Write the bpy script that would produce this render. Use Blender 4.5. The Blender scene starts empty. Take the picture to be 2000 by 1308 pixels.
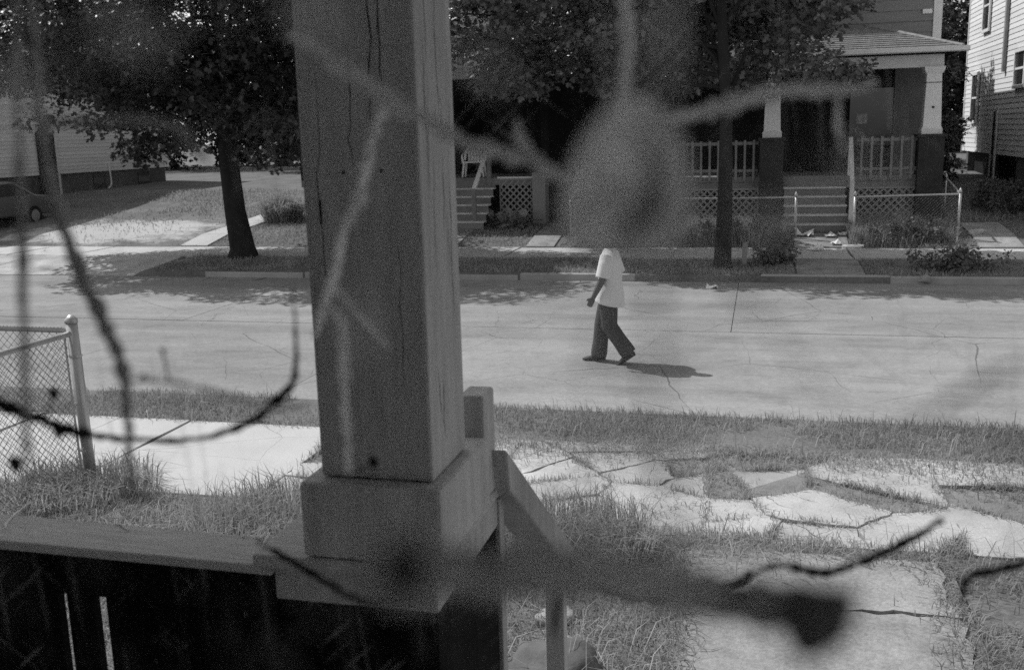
import bpy, math, random
import numpy as np
from math import sin, cos, radians, pi
from mathutils import Vector, Matrix, noise as mnoise
random.seed(7)
RNG = np.random.default_rng(11)
SC = bpy.context.scene
COL = SC.collection
EXPOSURE = 0.35
# ------------------------------------------------------------------ camera
CAM_H, YAW, PITCH, ROLL, FPX = 2.95, radians(14.2), radians(11.4), radians(1.5), 1944.0
FWD = Vector((-sin(YAW) * cos(PITCH), cos(YAW) * cos(PITCH), -sin(PITCH)))
_r0 = Vector((cos(YAW), sin(YAW), 0)); _u0 = _r0.cross(FWD)
RIGHT = _r0 * cos(ROLL) - _u0 * sin(ROLL)
UP = _u0 * cos(ROLL) + _r0 * sin(ROLL)
EYE = Vector((0, 0, CAM_H))
cam = bpy.data.cameras.new('camera'); cam_o = bpy.data.objects.new('camera', cam); COL.objects.link(cam_o)
cam_o.matrix_world = Matrix(((RIGHT.x, UP.x, -FWD.x, 0), (RIGHT.y, UP.y, -FWD.y, 0), (RIGHT.z, UP.z, -FWD.z, CAM_H), (0, 0, 0, 1)))
cam.lens = 35; cam.sensor_width = 36; cam.clip_start = 0.01; cam.clip_end = 2000
cam.dof.use_dof = True; cam.dof.focus_distance = 5.0; cam.dof.aperture_fstop = 6.3
SC.camera = cam_o
# ------------------------------------------------------------------ sky and sun (black-and-white film: neutral light)
SUN_DIR = Vector((-0.90, 0.38, 0)).normalized() * cos(radians(52)) + Vector((0, 0, sin(radians(52))))
w = bpy.data.worlds.new('World'); SC.world = w; w.use_nodes = True
nt = w.node_tree; bg = nt.nodes['Background']
sky = nt.nodes.new('ShaderNodeTexSky'); sky.sky_type = 'NISHITA'; sky.sun_disc = False
sky.sun_elevation = radians(52); sky.sun_rotation = math.atan2(SUN_DIR.x, SUN_DIR.y)
bw = nt.nodes.new('ShaderNodeRGBToBW')
nt.links.new(sky.outputs[0], bw.inputs[0]); nt.links.new(bw.outputs[0], bg.inputs[0]); bg.inputs[1].default_value = 0.15
sun = bpy.data.lights.new('sun', 'SUN'); sun.energy = 2.8; sun.angle = radians(0.5); sun.color = (1, 1, 1)
sun_o = bpy.data.objects.new('sun', sun); COL.objects.link(sun_o); sun_o.rotation_euler = SUN_DIR.to_track_quat('Z', 'Y').to_euler()
sun_o.location = (-30, 20, 40)
vs = SC.view_settings; vs.view_transform = 'Standard'; vs.look = 'None'; vs.gamma = 1; vs.exposure = EXPOSURE; vs.use_curve_mapping = False
SC.cycles.use_denoising = False; SC.cycles.max_bounces = 6; SC.cycles.transparent_max_bounces = 8; SC.cycles.sample_clamp_indirect = 4

# ------------------------------------------------------------------ helpers
def at(px, py, d):                       # photo pixel -> point at depth d along the view axis
    return EYE + (FWD + RIGHT * ((px - 1000) / FPX) - UP * ((py - 654) / FPX)) * d
GY = [-400, -6, 4, 6.7, 8.7, 9.84, 9.86, 19.74, 19.76, 21.8, 23.7, 25.1, 26.5, 30, 33, 45, 400]
GZ = [.25, .25, .22, .16, .14, .12, -.06, -.06, .12, .17, .2, .43, .5, .8, 1.12, 1.4, 1.4]
def gh(x, y):
    z = float(np.interp(y, GY, GZ))
    if x < -13.8 and 19.75 < y < 21.8: z = -.05 + (y - 19.75) / 2.05 * .22
    return z
def hit(px, py):                         # pixel -> point on the ground
    d = FWD + RIGHT * ((px - 1000) / FPX) - UP * ((py - 654) / FPX); t = 1.0
    while t < 300:
        p = EYE + d * t
        if p.z < gh(p.x, p.y): return p
        t += .02
    return EYE + d * 300

MATS = {}
def mat(name, v, var=.25, scale=3.0, rough=.85, bump=.0, bscale=60.0, stretch=(1, 1, 1), fine=.1, fscale=80., spec=.25, transl=0.0, metal=0.0, blotch=0.0):
    if name in MATS: return MATS[name]
    m = bpy.data.materials.new(name); m.use_nodes = True; MATS[name] = m
    n = m.node_tree.nodes; l = m.node_tree.links; b = n['Principled BSDF']
    tc = n.new('ShaderNodeTexCoord'); mp = n.new('ShaderNodeMapping'); mp.inputs['Scale'].default_value = stretch
    l.new(tc.outputs['Object'], mp.inputs[0])
    def noi(sc, det=5, ro=.6):
        q = n.new('ShaderNodeTexNoise'); q.inputs['Scale'].default_value = sc; q.inputs['Detail'].default_value = det; q.inputs['Roughness'].default_value = ro
        l.new(mp.outputs[0], q.inputs[0]); return q
    a = noi(scale); f = noi(fscale, 3)
    def mathn(op, x, y):
        q = n.new('ShaderNodeMath'); q.operation = op
        for i, s in enumerate((x, y)):
            if hasattr(s, 'links'): l.new(s, q.inputs[i])
            else: q.inputs[i].default_value = s
        return q.outputs[0]
    k = mathn('MULTIPLY', mathn('SUBTRACT', a.outputs[0], .5), var * 4)
    k2 = mathn('MULTIPLY', mathn('SUBTRACT', f.outputs[0], .5), fine * 4)
    oi = n.new('ShaderNodeObjectInfo')
    k3 = mathn('MULTIPLY', mathn('SUBTRACT', oi.outputs['Random'], .5), .14)
    s = mathn('ADD', mathn('ADD', mathn('ADD', k, k2), 1.0), k3)
    s = mathn('MAXIMUM', s, .15)
    if blotch:
        bl = noi(scale * .35, 3); r = n.new('ShaderNodeMapRange'); r.inputs[1].default_value = .5; r.inputs[2].default_value = .62; r.inputs[3].default_value = 1; r.inputs[4].default_value = 1 - blotch
        l.new(bl.outputs[0], r.inputs[0]); s = mathn('MULTIPLY', s, r.outputs[0])
    col = mathn('MULTIPLY', s, v)
    l.new(col, b.inputs['Base Color'])
    b.inputs['Roughness'].default_value = rough; b.inputs['Specular IOR Level'].default_value = spec; b.inputs['Metallic'].default_value = metal
    if bump:
        bn = noi(bscale, 6, .65); bp = n.new('ShaderNodeBump'); bp.inputs['Strength'].default_value = bump; bp.inputs['Distance'].default_value = .01
        l.new(bn.outputs[0], bp.inputs['Height']); l.new(bp.outputs[0], b.inputs['Normal'])
    if transl:
        t = n.new('ShaderNodeBsdfTranslucent'); l.new(col, t.inputs[0]); mx = n.new('ShaderNodeMixShader'); mx.inputs[0].default_value = transl
        l.new(b.outputs[0], mx.inputs[1]); l.new(t.outputs[0], mx.inputs[2]); l.new(mx.outputs[0], n['Material Output'].inputs[0])
    m['_c'] = 0
    return m
def cracks(m, scale, width, dark, warp=.35):     # dark meandering cracks multiplied into a material's colour
    n = m.node_tree.nodes; l = m.node_tree.links; b = n['Principled BSDF']
    src = b.inputs['Base Color'].links[0].from_socket
    tc = n.new('ShaderNodeTexCoord'); nz = n.new('ShaderNodeTexNoise'); nz.inputs['Scale'].default_value = scale * 3; nz.inputs['Detail'].default_value = 6
    l.new(tc.outputs['Object'], nz.inputs[0])
    mx = n.new('ShaderNodeMix'); mx.data_type = 'VECTOR'; mx.inputs[0].default_value = warp
    ad = n.new('ShaderNodeVectorMath'); ad.operation = 'ADD'; l.new(tc.outputs['Object'], ad.inputs[0]); l.new(nz.outputs['Color'], ad.inputs[1])
    l.new(tc.outputs['Object'], mx.inputs[4]); l.new(ad.outputs[0], mx.inputs[5])
    vo = n.new('ShaderNodeTexVoronoi'); vo.feature = 'DISTANCE_TO_EDGE'; vo.inputs['Scale'].default_value = scale; l.new(mx.outputs[1], vo.inputs[0])
    pr = n.new('ShaderNodeTexNoise'); pr.inputs['Scale'].default_value = scale * 1.3; l.new(tc.outputs['Object'], pr.inputs[0])
    wd = n.new('ShaderNodeMapRange'); wd.inputs[1].default_value = .42; wd.inputs[2].default_value = .66; wd.inputs[3].default_value = 0; wd.inputs[4].default_value = width
    l.new(pr.outputs[0], wd.inputs[0])
    cp = n.new('ShaderNodeMath'); cp.operation = 'LESS_THAN'; l.new(vo.outputs['Distance'], cp.inputs[0]); l.new(wd.outputs[0], cp.inputs[1])
    k = n.new('ShaderNodeMath'); k.operation = 'MULTIPLY_ADD'; k.inputs[1].default_value = dark - 1; k.inputs[2].default_value = 1; l.new(cp.outputs[0], k.inputs[0])
    q = n.new('ShaderNodeMath'); q.operation = 'MULTIPLY'; l.new(src, q.inputs[0]); l.new(k.outputs[0], q.inputs[1]); l.new(q.outputs[0], b.inputs['Base Color'])

def streaks(m):                                 # tyre-worn bands along the road, oily stains and patches
    n = m.node_tree.nodes; l = m.node_tree.links; b = n['Principled BSDF']; src = b.inputs['Base Color'].links[0].from_socket
    tc = n.new('ShaderNodeTexCoord'); out = src
    for sc, lo, hi, k, st in ((1.0, .35, .65, .16, (.045, 1.1, 1)), (1.0, .45, .75, .2, (.35, .55, 1)), (1.0, .5, .7, .14, (1.6, 2.2, 1)), (1.0, .3, .7, .14, (9, 14, 1))):
        mp = n.new('ShaderNodeMapping'); mp.inputs['Scale'].default_value = st; l.new(tc.outputs['Object'], mp.inputs[0])
        q = n.new('ShaderNodeTexNoise'); q.inputs['Scale'].default_value = sc; q.inputs['Detail'].default_value = 7; q.inputs['Roughness'].default_value = .65; l.new(mp.outputs[0], q.inputs[0])
        r = n.new('ShaderNodeMapRange'); r.inputs[1].default_value = lo; r.inputs[2].default_value = hi; r.inputs[3].default_value = 1 + k * .35; r.inputs[4].default_value = 1 - k; l.new(q.outputs[0], r.inputs[0])
        mu = n.new('ShaderNodeMath'); mu.operation = 'MULTIPLY'; l.new(out, mu.inputs[0]); l.new(r.outputs[0], mu.inputs[1]); out = mu.outputs[0]
    l.new(out, b.inputs['Base Color'])
ORI = {}
class MB:
    def __init__(s): s.v = []; s.f = []
    def add(s, vs, fs):
        o = len(s.v); s.v += [tuple(p) for p in vs]; s.f += [tuple(i + o for i in f) for f in fs]; return s
    def box(s, x0, x1, y0, y1, z0, z1):
        return s.add([(x0, y0, z0), (x1, y0, z0), (x1, y1, z0), (x0, y1, z0), (x0, y0, z1), (x1, y0, z1), (x1, y1, z1), (x0, y1, z1)],
                     [(3, 2, 1, 0), (4, 5, 6, 7), (0, 1, 5, 4), (1, 2, 6, 5), (2, 3, 7, 6), (3, 0, 4, 7)])
    def hexa(s, p):
        return s.add(p, [(3, 2, 1, 0), (4, 5, 6, 7), (0, 1, 5, 4), (1, 2, 6, 5), (2, 3, 7, 6), (3, 0, 4, 7)])
    def bar(s, a, b, w, h, up=(0, 0, 1)):
        a = Vector(a); b = Vector(b); d = (b - a).normalized(); u = Vector(up); sd = d.cross(u)
        if sd.length < 1e-4: sd = d.cross(Vector((0, 1, 0)))
        sd.normalize(); u = sd.cross(d)
        c = [sd * (i * w / 2) + u * (j * h / 2) for i, j in ((-1, -1), (1, -1), (1, 1), (-1, 1))]
        return s.add([a + q for q in c] + [b + q for q in c], [(3, 2, 1, 0), (4, 5, 6, 7), (0, 1, 5, 4), (1, 2, 6, 5), (2, 3, 7, 6), (3, 0, 4, 7)])
    def tube(s, pts, rad, n=8, cap=True):
        pts = [Vector(p) for p in pts]; k = len(pts)
        if not hasattr(rad, '__len__'): rad = [rad] * k
        vs = []; prev = None
        for i, p in enumerate(pts):
            t = (pts[min(i + 1, k - 1)] - pts[max(i - 1, 0)]).normalized()
            if prev is None: prev = t.orthogonal().normalized()
            prev = (prev - t * prev.dot(t)).normalized(); b = t.cross(prev)
            for j in range(n): a = 2 * pi * j / n; vs.append(p + (prev * cos(a) + b * sin(a)) * rad[i])
        fs = [(i * n + j, i * n + (j + 1) % n, (i + 1) * n + (j + 1) % n, (i + 1) * n + j) for i in range(k - 1) for j in range(n)]
        if cap: fs += [tuple(range(n))[::-1], tuple((k - 1) * n + j for j in range(n))]
        return s.add(vs, fs)
    def loft(s, rings, cap=True):
        n = len(rings[0]); o = [p for r in rings for p in r]; k = len(rings)
        fs = [(i * n + j, i * n + (j + 1) % n, (i + 1) * n + (j + 1) % n, (i + 1) * n + j) for i in range(k - 1) for j in range(n)]
        if cap: fs += [tuple(range(n))[::-1], tuple((k - 1) * n + j for j in range(n))]
        return s.add(o, fs)
    def ell(s, c, r, n=10, m=7):
        rings = []
        for i in range(1, m): a = pi * i / m; rings.append([(c[0] + r[0] * sin(a) * cos(2 * pi * j / n), c[1] + r[1] * sin(a) * sin(2 * pi * j / n), c[2] - r[2] * cos(a)) for j in range(n)])
        return s.loft(rings)
def link_mesh(name, me, m, parent=None):
    o = bpy.data.objects.new(name, me); COL.objects.link(o)
    if m and not me.materials: me.materials.append(m)
    if parent: o.parent = parent; ORI[o] = ORI[parent]
    else: ORI[o] = Vector((0, 0, 0))
    return o
def part(name, mb, m, parent=None, smooth=False, bevel=0.0):
    off = ORI[parent] if parent else Vector((0, 0, 0))
    me = bpy.data.meshes.new(name); me.from_pydata([(p[0] - off.x, p[1] - off.y, p[2] - off.z) for p in mb.v], [], mb.f); me.update()
    if smooth: me.polygons.foreach_set('use_smooth', [True] * len(me.polygons))
    o = link_mesh(name, me, m, parent)
    if bevel: b = o.modifiers.new('bevel', 'BEVEL'); b.width = bevel; b.segments = 2; b.limit_method = 'ANGLE'
    return o
def tag(o, label=None, cat=None, group=None, kind=None):
    if label: o['label'] = label
    if cat: o['category'] = cat
    if group: o['group'] = group
    if kind: o['kind'] = kind
    return o
def thing(name, loc, label, cat, group=None):
    o = bpy.data.objects.new(name, None); COL.objects.link(o); o.location = loc; o.empty_display_size = .2
    ORI[o] = Vector(loc); return tag(o, label, cat, group)
def root(name, loc=(0, 0, 0)):
    o = bpy.data.objects.new(name, None); COL.objects.link(o); o.location = loc; ORI[o] = Vector(loc); o['kind'] = 'structure'; return o
def fast_mesh(name, V, tri, m, parent=None, smooth=False):      # V (n,3), tri (k,3): numpy
    off = ORI[parent] if parent else Vector((0, 0, 0))
    me = bpy.data.meshes.new(name); V = (V - np.array(off)).astype(np.float32)
    me.vertices.add(len(V)); me.vertices.foreach_set('co', V.ravel())
    k = len(tri); me.loops.add(k * 3); me.loops.foreach_set('vertex_index', tri.astype(np.int32).ravel())
    me.polygons.add(k); me.polygons.foreach_set('loop_start', np.arange(0, k * 3, 3, dtype=np.int32))
    me.update(calc_edges=True)
    return link_mesh(name, me, m, parent)
def vnoise(x, y, s, seed=0):                                    # smooth value noise, numpy
    r = np.random.default_rng(seed).random((64, 64)); x = x * s; y = y * s
    xi = np.floor(x).astype(int); yi = np.floor(y).astype(int); fx = x - xi; fy = y - yi
    fx = fx * fx * (3 - 2 * fx); fy = fy * fy * (3 - 2 * fy); g = lambda a, b: r[a % 64, b % 64]
    return (g(xi, yi) * (1 - fx) + g(xi + 1, yi) * fx) * (1 - fy) + (g(xi, yi + 1) * (1 - fx) + g(xi + 1, yi + 1) * fx) * fy

# materials ---------------------------------------------------------------
SOIL = mat('soil_and_turf', .15, var=.35, scale=1.2, fine=.35, fscale=30, bump=.6, bscale=25, rough=1)
ROADM = mat('worn_road', .28, var=.16, scale=.55, fine=.22, fscale=38, bump=.35, bscale=120, rough=.95, stretch=(.6, 1.2, 1)); streaks(ROADM); cracks(ROADM, .31, .004, .5, .2); cracks(ROADM, .75, .0045, .6, .15)
WALK = mat('pale_concrete', .48, var=.10, scale=1.3, fine=.10, fscale=60, bump=.3, bscale=90, rough=.95); cracks(WALK, .45, .004, .55, .15)
OLDWALK = mat('old_concrete', .44, var=.32, scale=1.7, blotch=.3, fine=.16, fscale=50, bump=.5, bscale=70, rough=.95); cracks(OLDWALK, 2.1, .010, .35, .1)
KERB = mat('kerb_concrete', .34, var=.2, scale=2, bump=.5, bscale=40)
GRASS = mat('grass_blades', .34, var=.35, scale=.8, fine=.1, rough=.7, transl=.4)
DRYGRASS = mat('dry_grass', .42, var=.3, scale=.8, rough=.8, transl=.35)
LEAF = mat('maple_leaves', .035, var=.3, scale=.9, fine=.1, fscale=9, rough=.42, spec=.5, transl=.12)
LEAFB = mat('sunlight_toned_maple_leaves', .14, var=.45, scale=.9, fine=.15, fscale=9, rough=.38, spec=.6, transl=.1)  # same maple leaf, base colour lightened to stand in for sunlight
LEAFL = mat('light_leaves', .13, var=.35, scale=1.5, rough=.5, spec=.5, transl=.25)
BARK = mat('tree_bark', .024, var=.35, scale=6, bump=1.0, bscale=22, stretch=(1, 1, .25), rough=1)
POSTM = mat('weathered_post_paint', .5, var=.10, scale=5, fine=.14, fscale=40, bump=.7, bscale=30, stretch=(1, 1, .12), rough=.9, blotch=.28)
DARKWOOD = mat('dark_stain_and_shade_wood', .012, var=.3, scale=4, spec=.03, bump=.4, bscale=30, stretch=(1, 1, .1))
RAILM = mat('weathered_rail_wood', .5, var=.18, scale=4, fine=.15, bump=.5, bscale=40, stretch=(.12, 1, 1), rough=.9)
DECKW = mat('grey_deck_wood', .22, var=.25, scale=3, bump=.4, bscale=30)
TRIM = mat('white_trim_paint', .75, var=.08, scale=3, fine=.05, bump=.15, rough=.7)
SIDW = mat('white_siding', .78, var=.08, scale=1.4, fine=.05, rough=.6, stretch=(1, .25, 3))
SIDG = mat('grey_siding', .24, var=.12, scale=1.5, fine=.08, rough=.8, stretch=(.3, 1, 3))
BRICKD = mat('dark_brick', .04, var=.3, scale=5, fine=.2, bump=.5, bscale=18)
BLOCK = mat('foundation_block', .12, var=.25, scale=3, bump=.5)
ROOFM = mat('old_shingles', .24, var=.3, scale=5, fine=.3, fscale=14, stretch=(1, 1, 1), bump=.6, bscale=30)
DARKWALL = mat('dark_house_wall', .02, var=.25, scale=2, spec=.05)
GLASS = mat('dark_window_glass', .03, var=.2, rough=.12, spec=.6)
STEEL = mat('galvanised_steel', .45, var=.15, scale=8, rough=.45, metal=.6, spec=.5)
WIRE = mat('old_fence_wire', .16, var=.2, scale=8, rough=.6, metal=.5)
PLASTIC = mat('white_plastic', .85, var=.05, rough=.4, spec=.5)
PAPER = mat('white_paper', .75, var=.1, rough=.9)

# ------------------------------------------------------------------ ground
gx_ = sorted(set([-400, -120, -60, -30, -22, -18, -13.95, -13.65, -10, -6, -2, 2, 6, 10, 30, 60, 120, 400]))
gy_ = sorted(set(GY + [-60, -2, 5.4, 7.7, 9.2, 12, 15, 18, 20.8, 22.7, 24.4, 28, 38, 60, 120, 200]))
mb = MB(); nx, ny = len(gx_), len(gy_)
mb.add([(x, y, gh(x, y)) for y in gy_ for x in gx_], [(j * nx + i, j * nx + i + 1, (j + 1) * nx + i + 1, (j + 1) * nx + i) for j in range(ny - 1) for i in range(nx - 1)])
ground = part('ground', mb, SOIL); ground['kind'] = 'structure'
# bare sandy patches in the turf of the open lot on the far side
n = SOIL.node_tree.nodes; l = SOIL.node_tree.links; b = n['Principled BSDF']; src = b.inputs['Base Color'].links[0].from_socket
tc = n.new('ShaderNodeTexCoord'); nz = n.new('ShaderNodeTexNoise'); nz.inputs['Scale'].default_value = .8; nz.inputs['Detail'].default_value = 10; nz.inputs['Roughness'].default_value = .8
l.new(tc.outputs['Object'], nz.inputs[0])
vm = n.new('ShaderNodeVectorMath'); vm.operation = 'DISTANCE'; sc_ = n.new('ShaderNodeVectorMath'); sc_.operation = 'MULTIPLY'; sc_.inputs[1].default_value = (.17, .30, 0)
l.new(tc.outputs['Object'], sc_.inputs[0]); l.new(sc_.outputs[0], vm.inputs[0]); vm.inputs[1].default_value = (-18.5 * .17, 25.8 * .30, 0)
mr = n.new('ShaderNodeMapRange'); mr.inputs[1].default_value = .3; mr.inputs[2].default_value = 1.05; mr.inputs[3].default_value = .22; mr.inputs[4].default_value = -.25; l.new(vm.outputs['Value'], mr.inputs[0])
ad = n.new('ShaderNodeMath'); ad.operation = 'ADD'; l.new(nz.outputs[0], ad.inputs[0]); l.new(mr.outputs[0], ad.inputs[1])
rp = n.new('ShaderNodeMapRange'); rp.inputs[1].default_value = .52; rp.inputs[2].default_value = .66; l.new(ad.outputs[0], rp.inputs[0])
mx = n.new('ShaderNodeMix'); mx.data_type = 'FLOAT'; l.new(rp.outputs[0], mx.inputs[0]); l.new(src, mx.inputs[2]); mx.inputs[3].default_value = .46
l.new(mx.outputs[0], b.inputs['Base Color'])

# ------------------------------------------------------------------ road, kerbs, pavements
road = root('road')
for i in range(-9, 6):
    for j, (y0, y1) in enumerate(((9.86, 14.74), (14.76, 19.74))):
        x0 = i * 9.1 + 3.6 - j * 4.0
        part('road_slab', MB().box(x0 + .006, x0 + 9.094, y0 + .004, y1 - .004, -.16, RNG.normal(0, .002)), ROADM, road)
part('road_bed', MB().box(-400, 400, 9.87, 19.73, -.3, -.012), mat('joint_tar', .05), road)
for nm, y0, y1 in (('near', 9.70, 9.865), ('far', 19.735, 19.90)):
    kb = root('kerb')
    for i in range(-20, 12):
        x0 = i * 2.4 + RNG.normal(0, .02)
        if nm == 'far' and x0 < -14.2: continue
        dz = RNG.normal(0, .012); dy = RNG.normal(0, .012)
        part('kerbstone', MB().box(x0, x0 + 2.37, y0 + dy, y1 + dy, -.2, (.085 if nm == 'near' else .125) + dz), KERB, kb, bevel=.02)

def clip(poly, px, py, nxx, nyy):          # keep the side where (p - P).n <= 0
    out = []
    for i in range(len(poly)):
        a = poly[i]; b = poly[(i + 1) % len(poly)]
        da = (a[0] - px) * nxx + (a[1] - py) * nyy; db = (b[0] - px) * nxx + (b[1] - py) * nyy
        if da <= 0: out.append(a)
        if (da < 0 < db) or (db < 0 < da): t = da / (da - db); out.append((a[0] + (b[0] - a[0]) * t, a[1] + (b[1] - a[1]) * t))
    return out
def voro(rect, n, rng):
    x0, x1, y0, y1 = rect; S = [(rng.uniform(x0, x1), rng.uniform(y0, y1)) for _ in range(n)]; cells = []
    for i, s in enumerate(S):
        p = [(x0, y0), (x1, y0), (x1, y1), (x0, y1)]
        for j, t in enumerate(S):
            if i != j and len(p) > 2: p = clip(p, (s[0] + t[0]) / 2, (s[1] + t[1]) / 2, t[0] - s[0], t[1] - s[1])
        if len(p) > 2: cells.append(p)
    return cells
def rough_poly(p, gap, amp, rng, seg=.14):  # shrink, then make the edges wander
    cx = sum(a[0] for a in p) / len(p); cy = sum(a[1] for a in p) / len(p); q = []
    for i in range(len(p)):
        a = p[i]; b = p[(i + 1) % len(p)]; L = math.hypot(b[0] - a[0], b[1] - a[1]); k = max(1, int(L / seg))
        for t in range(k):
            x = a[0] + (b[0] - a[0]) * t / k; y = a[1] + (b[1] - a[1]) * t / k; r = math.hypot(x - cx, y - cy) or 1
            s = 1 - gap / r + rng.normal(0, amp) / r; q.append((cx + (x - cx) * s, cy + (y - cy) * s))
    return q
def slab_piece(parent, name, p, top, thick, m, tilt=0.0, base=0.0):
    cx = sum(a[0] for a in p) / len(p); cy = sum(a[1] for a in p) / len(p); tx = RNG.normal(0, tilt); ty = RNG.normal(0, tilt)
    k = len(p); mb = MB()
    mb.add([(x, y, base + top + (x - cx) * tx + (y - cy) * ty - thick) for x, y in p] + [(x, y, base + top + (x - cx) * tx + (y - cy) * ty) for x, y in p],
           [tuple(range(k))[::-1], tuple(range(k, 2 * k))] + [(i, (i + 1) % k, k + (i + 1) % k, k + i) for i in range(k)])
    return part(name, mb, m, parent)
near_walk = root('pavement')
NEARHOLES = []; EDGES = []
for i in range(-9, 6):
    x0, x1 = i * 1.75 - .35, i * 1.75 + 1.38
    if x1 < -2.9:
        slab_piece(near_walk, 'pavement_slab', rough_poly([(x0, 6.75), (x1, 6.75), (x1, 8.72), (x0, 8.72)], .006, .004, RNG, .3), .018 + RNG.normal(0, .005), .12, WALK, .003, .15)
    else:
        for c in voro((x0 - .02, x1 + .02, 6.62, 8.6), int(RNG.integers(6, 13)), RNG):
            area = abs(sum(c[k][0] * c[(k + 1) % len(c)][1] - c[(k + 1) % len(c)][0] * c[k][1] for k in range(len(c)))) / 2
            if area < .06: NEARHOLES.append(c); continue
            if RNG.random() < .16: NEARHOLES.append(c); continue
            EDGES.append(c)
            slab_piece(near_walk, 'broken_slab', rough_poly(c, float(RNG.uniform(.002, .016)), .010, RNG, .07), .022 + RNG.normal(0, .006), .14, OLDWALK, .007, .15)
part('joint_soil', MB().box(-3.1, 10, 6.55, 8.66, .1, .1595), mat('joint_soil', .2, var=.4, scale=3, fine=.3, bump=.6), near_walk)
far_walk = root('pavement')
for i in range(-22, 12):
    x0, x1 = i * 1.9, i * 1.9 + 1.88
    slab_piece(far_walk, 'pavement_slab', rough_poly([(x0, 21.85), (x1, 21.85), (x1, 23.72), (x0, 23.72)], .01, .012, RNG, .4), .03 + RNG.normal(0, .008), .12, WALK, .003, .185)
apron = root('driveway')
for i in range(-5, 0):
    x0 = -13.8 + i * 2.2; x1 = x0 + 2.17
    mb = MB(); z0, z1 = .012, .215
    mb.hexa([(x0, 19.76, z0 - .1), (x1, 19.76, z0 - .1), (x1, 21.84, z1 - .1), (x0, 21.84, z1 - .1), (x0, 19.76, z0), (x1, 19.76, z0), (x1, 21.84, z1), (x0, 21.84, z1)])
    part('driveway_slab', mb, OLDWALK, apron)
FRONTW = mat('stained_front_walk', .30, var=.35, scale=2.2, fine=.25, fscale=40, bump=.7, bscale=60, rough=1, blotch=.25)
fwalk = root('path')                                   # front walk from the porch steps to the near pavement
part('joint_soil', MB().box(-.5, 1.2, 3.5, 6.36, .1, .224), mat('joint_soil', .2), fwalk)
for y0, y1 in ((3.5, 4.6), (4.62, 5.55), (5.57, 6.3)):
    for c in ([(-.42, y0), (1.12, y0), (1.12, y1), (-.42, y1)],):
        slab_piece(fwalk, 'path_slab', rough_poly(c, .012, .022, RNG, .1), .03 + RNG.normal(0, .006), .12, FRONTW, .006, .205)
for nm, x0, x1, y0, y1 in (('a', -15.15, -14.35, 23.78, 29.5), ('b', .75, 1.95, 23.75, 25.0), ('c', -8.9, -7.4, 23.75, 25.6), ('d', 4.7, 5.6, 23.75, 26.5), ('e', .7, 1.95, 19.92, 21.83), ('f', -5.6, -4.9, 23.75, 26.6)):
    pt = root('path'); y = y0
    while y < y1 - .2:
        ye = min(y + 1.15, y1); mb = MB(); za, zb = gh(x0, y) + .035, gh(x0, ye) + .035
        mb.hexa([(x0, y, za - .12), (x1, y, za - .12), (x1, ye - .02, zb - .12), (x0, ye - .02, zb - .12), (x0, y, za), (x1, y, za), (x1, ye - .02, zb), (x0, ye - .02, zb)])
        part('path_slab', mb, FRONTW if nm != 'a' else WALK, pt); y = ye
# ------------------------------------------------------------------ near porch (the camera stands on it)
porch = thing('porch', (-.7, 1.7, .25), 'weathered wooden porch with a thick square post, plank railing and stair rail', 'porch')
def pbox(name, m, *a, parent=porch, bevel=.004): return part(name, MB().box(*a), m, parent, bevel=bevel)
FL = 1.35
pbox('floor', mat('grey_floor_paint', .3, var=.2), -4.6, 2.9, -.45, 2.02, FL - .12, FL)
pbox('skirt', DARKWOOD, -4.6, -.56, 1.72, 1.78, .2, FL - .12)
pbox('ceiling', mat('white_ceiling_paint', .75, var=.08), -4.7, 3.0, -.45, 2.42, 3.86, 3.92)
pbox('roof_beam', POSTM, -4.6, 2.9, 1.61, 1.81, 3.62, 3.86)
pbox('fascia', TRIM, -4.72, 3.02, 2.42, 2.45, 3.78, 3.98)
pbox('house_wall', mat('white_house_wall', .75, var=.08), -4.7, 3.0, -.62, -.46, .2, 3.92)  # unseen wall, white paint chosen so its bounce brightens the porch
pbox('end_wall', mat('white_house_wall', .65), -4.72, -4.6, -.45, 1.6, .2, 3.86)
WALLP = mat('white_house_wall', .75, var=.08)
WX0, WX1, WZ0, WZ1, WY = -1.9, 1.4, 2.0, 3.55, .66
for a in ((-4.6, WX0, .66, .78, FL, 3.855), (WX1, 2.9, .66, .78, FL, 3.855), (WX0, WX1, .66, .78, FL, WZ0), (WX0, WX1, .66, .78, WZ1, 3.855)): pbox('front_wall', WALLP, *a)
win = thing('window', (-.25, .70, WZ0), 'wide old window pane smeared with dirt and scratches, looking out on the porch', 'window')
for a in ((WX0 + .001, WX0 + .06, .67, .77, WZ0 + .001, WZ1 - .001), (WX1 - .06, WX1 - .001, .67, .77, WZ0 + .001, WZ1 - .001), (WX0 + .061, WX1 - .061, .67, .77, WZ0 + .001, WZ0 + .06), (WX0 + .061, WX1 - .061, .67, .77, WZ1 - .06, WZ1 - .001)): pbox('window_frame', TRIM, *a, parent=win)
DIRT = bpy.data.materials.new('dirty_glass'); DIRT.use_nodes = True
n = DIRT.node_tree.nodes; l = DIRT.node_tree.links; n.remove(n['Principled BSDF'])
tc = n.new('ShaderNodeTexCoord')
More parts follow.
